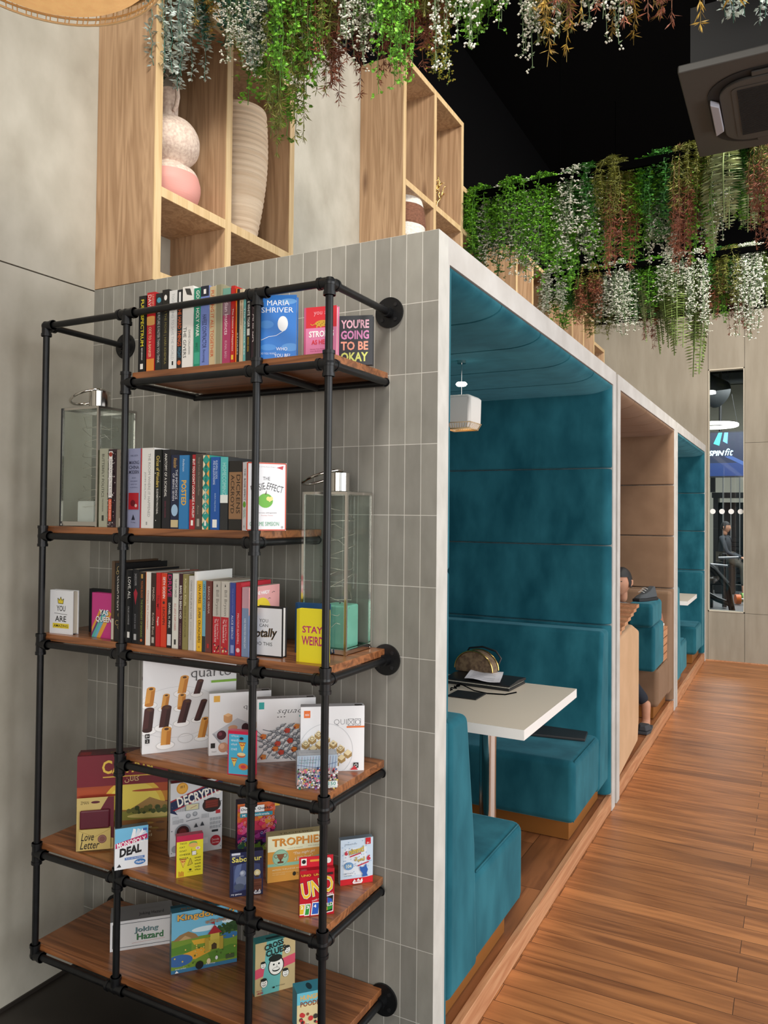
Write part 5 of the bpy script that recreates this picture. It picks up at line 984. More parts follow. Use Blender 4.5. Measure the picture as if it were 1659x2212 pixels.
m.add([p+Vector((0, 0, .0006)) for p in vs], fs, ink('f2edf2'), True); m.add(vs, [f[::-1] for f in fs], ink('d8d2da'), True)
for k in range(1, 8):
    for a in range(1, 7 if k % 3 else 4):
        q = [grid[k][a], grid[k][a+1] if a < 6 else grid[k][a].lerp(grid[k][a+1], .5)]; h = (grid[k+1][a]-grid[k][a])*.16
        m.add([q[0]+Vector((0, 0, .0011)), q[1]+Vector((0, 0, .0011)), q[1]+h+Vector((0, 0, .0011)), q[0]+h+Vector((0, 0, .0011))], [(0, 1, 2, 3)], ink('9a96a2'))
tag(m.build('printed_receipt', None), 'crumpled white printed paper lying on top of the black folder', 'paper')
BAGM = pm('brown_signature_fabric', (128, 104, 78), .7, c2=(92, 70, 52), sc=55, det=1)
t = thing('handbag', 'small brown half moon handbag with gold trim behind the black folder', 'bag', (-.49, 1.625, TZ+.0335), R(-8))
hm = [(.105*math.cos(R(a)), .015+.092*math.sin(R(a))) for a in range(0, 181, 10)]
MB().prism([(x, z) for x, z in [(.105, .0005)]+hm+[(-.105, .0005)]], -.03, .03, 1, BAGM, True).build('bag_body', t, bevel=.006, seg=3)
m = MB()
for yy in (-.032, .032): m.tube([(x*1.01, yy, z*1.01+.0015) for x, z in hm], .004, GOLD, 8)
m.build('metal_trim', t)
MB().tube([(.10, .04, .04), (.113, .045, .075), (.085, .045, .108), (.01, .045, .122), (-.065, .045, .108), (-.10, .04, .05)], .005, LEA, 8).build('strap', t)
m = MB(); pts = [(-.49+.012*math.sin(k*1.7), 1.28+.012*k+.01*math.cos(k*2.2), TZ+.008+.006*abs(math.sin(k*1.3))) for k in range(12)]+[(-.40, 1.36, TZ+.004), (-.33, 1.34, TZ+.0035), (-.25, 1.36, TZ+.0035), (-.22, 1.43, TZ+.0035)]
m.tube(smooth([(p[0], p[1]) for p in pts], 1) and pts, .003, BLACK, 6)
tag(m.build('charging_cable', None), 'coiled black cable on the white booth table', 'cable')
t = tag(MB().box(-.20, -.13, 0, .20, .13, .014, pm('dark_laptop', (44, 42, 44), .5)).build('laptop', None, bevel=.004, loc=(-.265, 2.15, .4925), rz=R(8)), 'closed dark laptop lying on the far teal bench seat', 'laptop')

# ------------------------------------------------------------------ middle booth: cushions, crate, shoes, person
def soft(name, label, cat, x0, y0, z0, x1, y1, z1, mt, bv=.03):
    return tag(MB().box(x0, y0, z0, x1, y1, z1, mt).build(name, None, bevel=bv, seg=4), label, cat)
soft('block_cushion', 'lower teal velvet block cushion in the middle booth', 'cushion', -.19, 4.10, .495, -.01, 4.56, .842, TEAL)
soft('block_cushion', 'upper teal velvet block cushion, stacked on the lower one', 'cushion', -.19, 3.98, .843, -.01, 4.46, 1.02, TEAL)
t = thing('wooden_crate', 'small slatted wooden crate on the far beige seat', 'crate', (-.19, 4.60, .4925))
for k in range(4): MB().box(0, 0, .002+.064*k, .17, .01, .056+.064*k, STEPM).build('slat', t)
for k in range(4): MB().box(.16, .012, .002+.064*k, .17, .30, .056+.064*k, STEPM).build('slat', t)
MB().box(.002, .012, .0, .158, .30, .01, STEPM).build('bottom', t); MB().box(0, .012, .01, .008, .30, .25, STEPM).build('slat', t)
MB().box(.0, .0, .2515, .17, .30, .262, STEPM).build('lid_board', t)
def shoe(name, label, loc, rz, body, sole, pitch=0):
    o = thing(name, label, 'shoe', loc, rz)
    out = lambda s, w, x0=0: [(-.045*w+x0, -.13*s), (.045*w+x0, -.13*s), (.05*w+x0, -.02*s), (.052*w+x0, .06*s), (.03*w+x0, .13*s), (-.03*w+x0, .13*s), (-.052*w+x0, .06*s), (-.05*w+x0, -.02*s)]
    MB().prism(out(1, 1), 0, .022, 2, sole).build('sole', o, bevel=.006, seg=2)
    b = [(x, y, .0225) for x, y in out(.96, .93)]; tp = [(x*.62, y*.75-.02, .05+.05*max(0, (-y+.02)/.12)) for x, y in out(.96, .93)]
    MB().hexa(b, tp, body).build('shoe_upper', o, bevel=.012, seg=3)
    m = MB()
    for k in range(3): m.tube([(-.024, .05-.025*k, .066+.012*k), (0, .045-.025*k, .075+.012*k), (.024, .05-.025*k, .066+.012*k)], .0028, pm('lace_white', (230, 230, 226), .7), 5)
    m.build('laces', o)
    return o
shoe('sneaker', 'dark grey sneaker with white stripes on top of the teal cushions', (-.1, 4.2, 1.0205), R(160), pm('grey_knit', (70, 74, 78), .8), pm('rubber_black', (30, 30, 32), .7))
shoe('loafer', 'brown shoe with white sole resting on the wooden crate', (-.1, 4.74, .7555), R(175), pm('brown_suede', (150, 104, 84), .8), pm('rubber_white', (236, 234, 228), .6))

SKIN = pm('skin_tone', (198, 146, 118), .55, c2=(186, 132, 104), sc=12)
def skin(name, joints, bones, m, parent, root=0, sub=2):
    me = bpy.data.meshes.new(name); me.from_pydata([j[0] for j in joints], bones, []); me.materials.append(m)
    o = bpy.data.objects.new(name, me); COL.objects.link(o)
    sk = o.modifiers.new('skin', 'SKIN'); sk.use_smooth_shade = True
    if not me.skin_vertices: 
        bpy.context.view_layer.objects.active = o
    for i, j in enumerate(joints):
        v = me.skin_vertices[0].data[i]; r = j[1]; v.radius = (r, r) if not isinstance(r, tuple) else r; v.use_root = (i == root)
    s = o.modifiers.new('sub', 'SUBSURF'); s.levels = sub; s.render_levels = sub
    if parent: o.parent = parent
    return o
def head(parent, c, rz, s=1.0, hair=(28, 26, 28)):
    """head looking along local -Y"""
    e = bpy.data.objects.new('head_mount', None)
    bpy.data.objects.remove(e)
    m = MB(); n = 28; k = 20; vs = []
    for i in range(k+1):
        ph = math.pi*i/k; z = math.cos(ph)*.118; 
        for j in range(n):
            th = 2*math.pi*j/n; x = math.sin(ph)*math.cos(th)*.077; y = math.sin(ph)*math.sin(th)*.098
            if z < 0: x *= 1-.35*(-z/.118)**1.3; y = y*(1-.22*(-z/.118)) - .012*(-z/.118)
            if y < 0:
                f = math.exp(-(x/.011)**2)*math.exp(-((z+.018)/.022)**2); y -= .022*f          # nose
                for sx in (-1, 1): y += .009*math.exp(-((x-sx*.03)/.014)**2)*math.exp(-((z-.012)/.012)**2)   # eye sockets
                y -= .006*math.exp(-(x/.022)**2)*math.exp(-((z+.058)/.008)**2)             # lips
                y -= .006*math.exp(-(x/.05)**2)*math.exp(-((z-.032)/.01)**2)                # brow
                y -= .008*math.exp(-(x/.02)**2)*math.exp(-((z+.095)/.014)**2)               # chin
            vs.append((x*s, y*s, z*s))
    fs = [(i*n+j, i*n+(j+1) % n, (i+1)*n+(j+1) % n, (i+1)*n+j) for i in range(k) for j in range(n)]
    m.add(vs, [f[::-1] for f in fs], SKIN, True)
    for sx in (-1, 1):
        m.tube([(sx*.074*s, .005*s, .02*s), (sx*.088*s, .012*s, .018*s), (sx*.088*s, .01*s, -.01*s), (sx*.074*s, .004*s, -.03*s)], .009*s, SKIN, 8)
        m.lathe([(.0001, -.007), (.006, -.0035), (.007, 0), (.006, .0035), (.0001, .007)], (sx*.03*s, -.080*s, .012*s), pm('eye_dark', (40, 30, 28), .3), 12)
    m.tube([(-.022*s, -.094*s, -.058*s), (0, -.0985*s, -.056*s), (.022*s, -.094*s, -.058*s)], .004*s, pm('lip_tone', (168, 96, 86), .6), 6)
    h = m.build('head', parent, loc=c, rz=rz)
    hm = MB(); vs = []
    for i in range(11):
        ph = math.pi*.60*i/10
        for j in range(n):
            th = 2*math.pi*j/n; lim = 1.0 if math.sin(th) > -.35 else .62
            p2 = ph*lim; r = 1.09+.012*math.sin(th*9+i)
            vs.append((math.sin(p2)*math.cos(th)*.079*r*s, math.sin(p2)*math.sin(th)*.100*r*s+.004*s, math.cos(p2)*.121*r*s))
    hm.add(vs, [(i*n+j, (i+1)*n+j, (i+1)*n+(j+1) % n, i*n+(j+1) % n) for i in range(10) for j in range(n)], pm('hair_dark', hair, .6), True)
    hm.build('hair', parent, loc=c, rz=rz)
    return h
def hand(parent, wrist, d, nrm, s=1.0):
    """five fingered hand: d points from the wrist to the finger tips, nrm out of the back of the hand"""
    d = Vector(d).normalized(); nrm = Vector(nrm); nrm = (nrm-d*nrm.dot(d)).normalized(); w = d.cross(nrm); W0 = Vector(wrist)
    J = [(tuple(W0), .022*s), (tuple(W0+d*.045*s), (.036*s, .015*s)), (tuple(W0+d*.085*s), (.038*s, .013*s))]; B = [(0, 1), (1, 2)]
    o = skin('hand', J, B, SKIN, parent, 0, 1)
    m = MB()
    for k, L in enumerate((.066, .076, .071, .055)):
        b = W0+d*.082*s+w*(.028-.0185*k)*s
        q = [b, b+d*L*.45*s-nrm*.004*s, b+d*L*.8*s-nrm*.016*s, b+d*L*.95*s-nrm*.028*s]
        m.tube(q, .008*s, SKIN, 8, rs=[.0088*s, .0084*s, .0075*s, .0058*s])
    b = W0+d*.03*s+w*.03*s; q = [b, b+d*.025*s+w*.02*s-nrm*.006*s, b+d*.052*s+w*.026*s-nrm*.014*s]
    m.tube(q, .01*s, SKIN, 8, rs=[.0125*s, .0105*s, .0075*s]); m.build('fingers', o)
    return o
def seated(label, hip, face, shirt, trou, headc, headrz, feet, knees, hands, elbows, group=None, shoecol=(60, 62, 66), s=1.0):
    """a seated person as one skinned body in clothes; coordinates are world space"""
    t = thing('person', label, 'person', (hip[0], hip[1], hip[2]-.1)); base = Vector((hip[0], hip[1], hip[2]-.1))
    f = Vector((math.sin(face), -math.cos(face), 0)); r = Vector((math.cos(face), math.sin(face), 0))
    L = lambda p: tuple(Vector(p)-base)
    h = Vector(hip); neck = Vector(headc)-Vector((0, 0, .125*s))-f*.015; ch = h.lerp(neck, .62)
    J = [(L(h), (.15*s, .115*s)), (L(h.lerp(neck, .33)), (.135*s, .10*s)), (L(ch), (.16*s, .105*s)), (L(neck-Vector((0, 0, .05*s))), (.085*s, .07*s))]; B = [(0, 1), (1, 2), (2, 3)]
    for sd, el, ha in ((-1, elbows[0], hands[0]), (1, elbows[1], hands[1])):
        k = len(J); sh = neck-Vector((0, 0, .085*s))+r*sd*.17*s
        J += [(L(sh), .058*s), (L(el), .045*s), (L(ha), .034*s)]; B += [(2, k), (k, k+1), (k+1, k+2)]
    skin('shirt', J, B, shirt, t, 0)
    J = [(L(h), (.15*s, .115*s))]; B = []
    for sd, kn, ft in ((-1, knees[0], feet[0]), (1, knees[1], feet[1])):
        k = len(J); hh = h+r*sd*.09*s+f*.03
        an = Vector(ft)+Vector((0, 0, .19))
        J += [(L(hh), .085*s), (L(kn), .066*s), (L(an), .052*s)]; B += [(0, k), (k, k+1), (k+1, k+2)]
    skin('trousers', J, B, trou, t, 0)
    J = [(L(neck-Vector((0, 0, .06*s))), .052*s), (L(neck+Vector((0, 0, .03))), .05*s), (L(Vector(headc)+Vector((0, 0, -.03))), .05*s)]
    skin('neck', J, [(0, 1), (1, 2)], SKIN, t, 0)
    head(t, L(headc), headrz, s)
    for ft in feet:
        an = Vector(ft)+Vector((0, 0, .22)); J = [(L(an), .042*s), (L(Vector(ft)+Vector((0, 0, .10))), .034*s), (L(Vector(ft)+Vector((0, 0, .05))), .036*s), (L(Vector(ft)+f*.07+Vector((0, 0, .042))), (.040*s, .026*s))]
        skin('foot', J, [(0, 1), (1, 2), (2, 3)], SKIN, t, 0, 2)
        out = [(-.040, .07), (.040, .07), (.045, -.02), (.050, -.10), (.034, -.165), (-.034, -.165), (-.050, -.10), (-.045, -.02)]
        lf = Vector(L(ft)); rot = lambda x, y: (lf.x+x*math.cos(face)-y*math.sin(face), lf.y+x*math.sin(face)+y*math.cos(face))
        sm = pm('shoe_'+'_'.join(map(str, shoecol)), shoecol, .8)
        m = MB(); z0 = lf.z
        m.hexa([(*rot(x, y), z0+.001) for x, y in out], [(*rot(x, y), z0+.022) for x, y in out], sm)
        m.build('shoe_sole', t, bevel=.005)
        m = MB(); st = [(.0495, -.05), (.05, -.10), (.03, -.155), (-.03, -.155), (-.05, -.10), (-.0495, -.05)]
        m.hexa([(*rot(x, y), z0+.0225) for x, y in st], [(*rot(x*.7, y*.92-.008), z0+.062) for x, y in st], sm); m.build('shoe_strap', t, bevel=.01, seg=3)
    for i, ha in enumerate(hands):
        a = Vector(ha); e = Vector(elbows[i]); hand(t, L(a+(a-e).normalized()*.012), (a-e).normalized()*1.0, (0, 0, 1), s)
    return t
NAVY = pm('dark_trousers', (30, 34, 44), .9); GREYS = pm('grey_shirt', (128, 130, 132), .9, c2=(112, 114, 118), sc=30)
seated('person with dark hair in a grey top seated deep in the middle booth', (-.50, 4.70, .60), 0.0, GREYS, NAVY, (-.35, 4.62, 1.118), R(-12),
       [(-.52, 4.02, .087), (-.06, 4.02, .087)], [(-.58, 4.13, .56), (-.28, 4.0, .55)], [(-.56, 4.30, .66), (-.40, 4.28, .66)], [(-.72, 4.50, .74), (-.27, 4.52, .76)], s=.95)

# ------------------------------------------------------------------ ceiling cassette and duct
AC = pm('cassette_black', (60, 58, 55), .55); AC2 = pm('cassette_dark', (14, 14, 15), .7)
t = thing('ceiling_cassette', 'black square ceiling air conditioning cassette hanging at the upper right', 'air conditioner', (.44, 1.70, 3.70), R(0))
S = .95
MB().prism([(0, 0), (S, 0), (S, S), (0, S)], 0, .04, 2, AC).build('face_panel', t, bevel=.008)
MB().box(.05, .05, .041, S-.05, S-.05, .32, AC2).build('body', t)
def rsq(a, b2, r, n=8):
    c = []
    for cx, cy, q in ((b2-r, b2-r, 0), (a+r, b2-r, 90), (a+r, a+r, 180), (b2-r, a+r, 270)): c += [(cx+r*math.cos(R(q+90*k/n)), cy+r*math.sin(R(q+90*k/n))) for k in range(n+1)]
    return c
m = MB(); m.prism(rsq(.10, S-.10, .2), -.004, -.0005, 2, AC2); m.build('louvre_recess', t)
m = MB(); m.prism(rsq(.155, S-.155, .13), -.020, -.0045, 2, AC); m.build('centre_panel', t, bevel=.005)
m = MB(); m.prism(rsq(.21, S-.21, .03), -.0225, -.0205, 2, AC); m.build('grille_frame', t)
m = MB()
for k in range(46): m.box(.235, .235+k*.0105, -.026, S-.235, .241+k*.0105, -.023, AC2)
m.build('grille', t)
FL = pm('flap_grey', (150, 150, 158), .5)
m = MB(); m.prism([(.112, .30), (.150, .34), (.152, .61), (.112, .65)], -.035, -.006, 2, FL); m.build('louvre_flap', t, bevel=.004)
for x0, y0, x1, y1 in ((.3, .112, .65, .148), (.3, .802, .65, .838), (.802, .3, .838, .65)): MB().box(x0, y0, -.016, x1, y1, -.006, AC).build('louvre_flap', t, bevel=.004)
for x, y in ((.1, .1), (.85, .1), (.1, .85), (.85, .85)): MB().cyl((x, y, .3), (x, y, 1.7), .006, AC2, 8).build('hanger_rod', t)
tag(MB().box(.62, .75, 4.15, 3.2, 1.75, 4.85, pm('duct_green_black', (12, 22, 20), .5)).build('air_duct', None, bevel=.01), 'dark rectangular air duct above the ceiling cassette', 'duct')

# ------------------------------------------------------------------ hanging planters
RAIL = pm('planter_black', (3, 3, 3), .95, spec=0)
def planter(label, x0, x1, y0, y1, z):
    t = thing('hanging_planter', label, 'planter', ((x0+x1)/2, (y0+y1)/2, z)); cx, cy = (x0+x1)/2, (y0+y1)/2
    m = MB().box(x0-cx, y0-cy, 0, x1-cx, y0-cy+.02, .05, RAIL).box(x0-cx, y1-cy-.02, 0, x1-cx, y1-cy, .05, RAIL).box(x0-cx, y0-cy+.02, 0, x0-cx+.02, y1-cy-.02, .05, RAIL).box(x1-cx-.02, y0-cy+.02, 0, x1-cx, y1-cy-.02, .05, RAIL)
    m.build('frame', t)
    m = MB(); n = int((x1-x0)/.05)
    for k in range(n): m.box(x0-cx+.02+k*.05, y0-cy+.02, .004, x0-cx+.026+k*.05, y1-cy-.02, .01, RAIL)
    for k in range(int((y1-y0)/.05)): m.box(x0-cx+.02, y0-cy+.03+k*.05, .0105, x1-cx-.02, y0-cy+.036+k*.05, .016, RAIL)
    m.build('mesh', t)
    for a in (.15, .5, .85): MB().cyl((x0-cx+(x1-x0)*a, 0, .017), (x0-cx+(x1-x0)*a, 0, 5.4-z), .004, RAIL, 6).build('hanger_rod', t)
PZ1, PZ2, PZ3 = 3.72, 3.86, 3.80
planter('nearest hanging black planter frame above the pipe shelf', -1.09, 2.6, .05, .50, PZ1)
planter('second hanging black planter frame beyond the ceiling cassette', -1.05, 2.6, 2.98, 3.42, PZ2)
planter('farthest hanging black planter frame near the back wall', -1.05, 2.6, 4.85, 5.30, PZ3)

PC = {'green': ((116, 184, 40), (66, 118, 30)), 'deep': ((64, 134, 44), (38, 90, 32)), 'white': ((232, 232, 222), (92, 112, 76)), 'red': ((150, 84, 58), (110, 68, 42)), 'olive': ((128, 132, 50), (92, 92, 40)),
      'yellow': ((206, 196, 64), (110, 130, 50)), 'teal': ((66, 132, 108), (48, 96, 84)), 'frost': ((214, 230, 222), (70, 116, 100)), 'ochre': ((188, 150, 54), (120, 100, 40)), 'fern': ((128, 152, 74), (96, 116, 56)), 'pale': ((168, 178, 128), (120, 136, 84))}
LM = {k: pm('leaf_'+k, v[0], .6, c2=tuple(int(q*.62) for q in v[0]) if k != 'white' else (206, 206, 190), sc=25) for k, v in PC.items()}
ST = {k: pm('stem_'+k, v[1], .7) for k, v in PC.items()}
def leafq(m, p, d, n, L, w, mt):
    d = d.normalized(); s = d.cross(n)
    if s.length < 1e-4: s = d.orthogonal()
    s.normalize(); u = s.cross(d)
    m.add([p, p+d*L*.5+s*w*.5+u*w*.12, p+d*L, p+d*L*.5-s*w*.5+u*w*.12], [(0, 1, 2), (0, 2, 3)], mt)
def bunch_parts(kind, seed, strands=24, rad=.09):
    g = random.Random(seed); st = MB(); lf = MB(); fl = MB()
    rv = lambda: Vector((g.uniform(-1, 1), g.uniform(-1, 1), g.uniform(-1, 1))).normalized()
    if kind in ('fern', 'pale'):
        for s in range(11 if kind == 'fern' else 6):
            a = 2*math.pi*g.random(); L = g.uniform(.6, 1.0); bow = g.uniform(.07, .16); pts = []
            for k in range(15):
                q = k/14; rr = bow*math.sin(min(1, q*1.6)*math.pi/2)*(1-.35*q); pts.append(Vector((rr*math.cos(a), rr*math.sin(a), .05*math.sin(q*3)-L*q)))
            st.tube(pts, .0022, ST[kind], 4)
            for k in range(1, 14):
                for q in (0, .33, .66):
                    p = pts[k].lerp(pts[k+1], q); d = (pts[k+1]-pts[k]).normalized(); sd = d.cross(Vector((math.cos(a), math.sin(a), .3))).normalized(); ln = (.05 if kind == 'fern' else .035)*math.sin(min(.98, (k+q)/14.2)*math.pi)**.7+.006
                    for sg in (-1, 1): leafq(lf, p, sd*sg+d*.35, rv(), ln, .0115 if kind == 'fern' else .02, LM[kind])
        return st, lf, fl
    for s in range(strands):
        a = 2*math.pi*g.random(); r0 = rad*.45*g.random(); L = g.uniform(.45, 1.0)*(1 if s else 1.0); p = Vector((r0*math.cos(a), r0*math.sin(a), 0)); pts = [p]
        n = 12; dr = Vector((math.cos(a), math.sin(a), 0))*rad*g.uniform(.4, 1.0)
        for k in range(1, n+1):
            q = k/n; pts.append(p+dr*math.sin(min(1, q*2.2)*math.pi/2)*(1-.25*q)+Vector((g.uniform(-.006, .006), g.uniform(-.006, .006), -L*q+.03*math.sin(min(1, q*3)*math.pi))))
        st.tube(pts, .0014, ST[kind], 3, caps=False)
        for k in range(n):
            for h in range(3):
                b = pts[k].lerp(pts[k+1], g.random())
                if kind in ('green', 'deep', 'white', 'yellow'):
                    d = rv(); d.z = -abs(d.z)*.6; tip = b+d*g.uniform(.012, .034); st.tube([b, tip], .0007, ST[kind], 3, caps=False)
                    if kind in ('green', 'deep'):
                        for _ in range(4): leafq(lf, tip+rv()*.006, rv(), rv(), .0145, .0145, LM[kind])
                    else:
                        for _ in range(3 if kind == 'white' else 3):
                            c = tip+rv()*.007; e = .0052; vs = [c+Vector(x)*e for x in ((1, 0, 0), (0, 1, 0), (-1, 0, 0), (0, -1, 0), (0, 0, 1.1), (0, 0, -1.1))]
                            fl.add(vs, [(0, 1, 4), (1, 2, 4), (2, 3, 4), (3, 0, 4), (1, 0, 5), (2, 1, 5), (3, 2, 5), (0, 3, 5)], LM[kind], True)
                        leafq(lf, b, rv(), rv(), .016, .007, ST[kind]); leafq(lf, b, rv(), rv(), .014, .007, ST[kind])
                elif kind in ('red', 'olive', 'ochre'):
                    for _ in range(4):
                        d = rv()*.75+Vector((0, 0, -.7)); leafq(lf, b, d, rv(), g.uniform(.026, .046), .0055, LM['olive' if kind == 'red' and k < 4 + g.random()*3 else kind])
                else:
                    for _ in range(3):
                        d = rv(); d.z -= .4; q = b+d*.006; leafq(lf, q, d, rv(), .023, .012, LM[kind] if (kind == 'frost' and k > 3) or kind == 'teal' else LM['teal'])
    return st, lf, fl
KN = {'green': ('bright green small-leaved', 'trailing_maidenhair'), 'deep': ('deep green small-leaved', 'trailing_maidenhair'), 'white': ('white-flowered', 'trailing_gypsophila'), 'red': ('rust red needle-leaved', 'trailing_asparagus_fern'), 'olive': ('olive green fine-leaved', 'trailing_asparagus_fern'),
      'yellow': ('yellow budded', 'trailing_gypsophila'), 'teal': ('blue-green leafy', 'trailing_eucalyptus'), 'frost': ('frosted white tipped', 'trailing_eucalyptus'), 'ochre': ('ochre yellow feathery', 'trailing_asparagus_fern'), 'fern': ('long arching fern', 'hanging_fern'), 'pale': ('pale broad fern frond', 'hanging_fern')}
PROTO = {}
def bunch(kind, x, y, zt, zb, wd, label, group):
    v = (len([1 for k in PROTO if k[0] == kind and PROTO[k][1] > 2]) and 1) or 0
    key = (kind, int(abs(x*37+y*11)) % 2)
    nm = KN[kind][1]
    if key not in PROTO:
        st, lf, fl = bunch_parts(kind, hash(kind) % 97 if False else sum(map(ord, kind))+key[1]*31)
        o = thing(nm, label, 'hanging plant', (x, y, zt), 0, group)
        st.build('stems', o); lf.build('leaves', o)
        if fl.v: fl.build('flowers', o)
        PROTO[key] = [o, 1]
    else:
        o = dup(PROTO[key][0], (x, y, zt), 0, label, None, group); PROTO[key][1] += 1
    o.rotation_euler.z = (x*53+y*17) % 6.28
    o.scale = (max(wd, .11)/.15*WS, max(wd, .11)/.15*WS, (zt-zb)/1.0)
    return o
ORD = ['leftmost', 'second', 'third', 'fourth', 'fifth', 'sixth', 'seventh', 'eighth', 'ninth', 'tenth', 'eleventh', 'twelfth', 'thirteenth', 'fourteenth', 'fifteenth', 'sixteenth', 'seventeenth', 'eighteenth', 'nineteenth']
def row(lst, zt, rname, group):
    global WS
    WS = 1.08 if rname == 'nearest' else 1.25
    zt += .03 if rname == 'nearest' else .11
    cnt = {}
    for kind, x, y, zb, wd in sorted(lst, key=lambda q: q[1]):
        c = cnt.get(kind, 0); cnt[kind] = c+1
        lab = f'{KN[kind][0]} plant hanging from the {rname} planter, {ORD[c]} of its kind'
        bunch(kind, x, y, zt, zb, wd, lab, group)
R1 = [('frost', -1.1, 0.1, 3.25, 0.157), ('teal', -1.34, 0.25, 3.42, 0.117), ('teal', -0.94, 0.17, 3.42, 0.18), ('yellow', -0.97, 0.37, 3.42, 0.106), ('ochre', -0.96, 0.13, 3.42, 0.082), ('frost', -0.81, 0.22, 3.3, 0.108), ('white', -0.82, 0.15, 3.24, 0.117), ('green', -0.83, 0.38, 3.17, 0.199), ('green', -0.58, 0.11, 3.08, 0.141), ('olive', -0.71, 0.23, 2.98, 0.132), ('olive', -0.62, 0.21, 3.16, 0.11), ('green', -0.86, 0.36, 3.26, 0.123), ('olive', -0.51, 0.14, 3.22, 0.104), ('frost', -0.57, 0.25, 3.32, 0.083), ('red', -0.48, 0.19, 3.19, 0.104), ('red', -0.52, 0.34, 3.16, 0.118), ('white', -0.35, 0.13, 3.15, 0.122), ('white', -0.39, 0.27, 3.29, 0.103), ('green', -0.33, 0.18, 3.26, 0.114), ('red', -0.37, 0.37, 3.21, 0.087), ('green', -0.23, 0.13, 3.0, 0.047), ('red', -0.17, 0.22, 3.19, 0.14), ('olive', -0.2, 0.2, 3.26, 0.095), ('yellow', -0.18, 0.37, 3.16, 0.105), ('white', -0.01, 0.11, 3.03, 0.099), ('green', 0.04, 0.22, 3.12, 0.093), ('pale', 0.08, 0.2, 3.23, 0.071), ('green', -0.06, 0.36, 3.29, 0.093), ('white', 0.17, 0.13, 3.12, 0.08), ('white', 0.22, 0.27, 3.06, 0.082), ('ochre', 0.29, 0.19, 3.01, 0.066), ('olive', 0.23, 0.39, 3.21, 0.07), ('red', 0.38, 0.11, 3.07, 0.085), ('white', 0.42, 0.27, 3.12, 0.038), ('white', 0.46, 0.18, 3.02, 0.034), ('ochre', 0.48, 0.39, 3.13, 0.065), ('red', 0.54, 0.14, 3.02, 0.058), ('yellow', 0.54, 0.23, 3.12, 0.047), ('ochre', 0.75, 0.16, 2.97, 0.047), ('frost', 0.81, 0.34, 3.06, 0.045)]
R2 = [('green', -1.02, 3.08, 3.46, 0.178), ('deep', -1.04, 3.25, 3.25, 0.18), ('white', -0.92, 3.13, 3.38, 0.159), ('green', -0.78, 3.04, 3.32, 0.153), ('deep', -0.79, 3.25, 3.54, 0.143), ('white', -0.7, 3.11, 3.25, 0.146), ('green', -0.58, 3.04, 3.26, 0.154), ('white', -0.56, 3.26, 3.45, 0.167), ('green', -0.47, 3.13, 3.14, 0.162), ('white', -0.35, 3.07, 3.27, 0.176), ('white', -0.47, 3.26, 3.56, 0.15), ('green', -0.24, 3.15, 3.27, 0.17), ('deep', -0.28, 3.07, 3.56, 0.168), ('white', -0.21, 3.28, 3.4, 0.116), ('red', -0.1, 3.13, 3.22, 0.142), ('olive', -0.11, 3.03, 3.56, 0.149), ('green', -0.01, 3.27, 3.32, 0.171), ('green', 0.06, 3.15, 3.56, 0.16), ('deep', 0.17, 3.07, 3.4, 0.155), ('white', 0.16, 3.25, 3.26, 0.134), ('teal', 0.26, 3.13, 3.56, 0.123), ('olive', 0.35, 3.03, 3.56, 0.137), ('red', 0.33, 3.27, 3.32, 0.161), ('green', 0.39, 3.12, 3.18, 0.101), ('red', 0.29, 3.04, 3.16, 0.101), ('white', 0.46, 3.22, 3.38, 0.138), ('white', 0.51, 3.14, 3.52, 0.123), ('pale', 0.56, 3.08, 3.23, 0.225), ('green', 0.67, 3.23, 3.43, 0.144), ('deep', 0.66, 3.14, 3.56, 0.143), ('red', 0.76, 3.04, 3.25, 0.114), ('pale', 0.65, 3.23, 3.35, 0.145)]
R3 = [('white', -1.04, 4.94, 3.46, 0.181), ('green', -0.93, 5.14, 3.38, 0.222), ('deep', -0.82, 5.05, 3.5, 0.198), ('red', -0.69, 4.92, 3.37, 0.145), ('olive', -0.67, 5.13, 3.27, 0.176), ('white', -0.5, 5.0, 3.37, 0.18), ('white', -0.41, 4.96, 3.23, 0.202), ('green', -0.33, 5.11, 3.42, 0.193), ('deep', -0.23, 5.05, 3.35, 0.2), ('green', -0.16, 4.98, 3.41, 0.161), ('red', -0.2, 5.12, 3.17, 0.11), ('pale', -0.09, 5.06, 3.16, 0.214), ('white', 0.01, 4.94, 3.46, 0.18), ('fern', 0.09, 5.09, 2.84, 0.26), ('fern', 0.04, 5.04, 3.08, 0.21), ('white', 0.21, 4.92, 3.17, 0.135), ('green', 0.33, 5.1, 3.3, 0.142), ('red', 0.32, 5.02, 3.33, 0.128), ('olive', 0.43, 4.96, 3.4, 0.163), ('red', 0.48, 5.1, 3.18, 0.125), ('white', 0.54, 5.0, 3.33, 0.155), ('white', 0.59, 4.97, 3.09, 0.154), ('fern', 0.67, 5.11, 3.34, 0.224), ('fern', 0.22, 5.06, 3.31, 0.204), ('deep', 0.39, 4.97, 3.5, 0.165)]
row(R1, PZ1, 'nearest', 'plants hanging in the nearest planter')
row(R2, PZ2, 'second', 'plants hanging in the second planter')
row(R3, PZ3, 'farthest', 'plants hanging in the farthest planter')


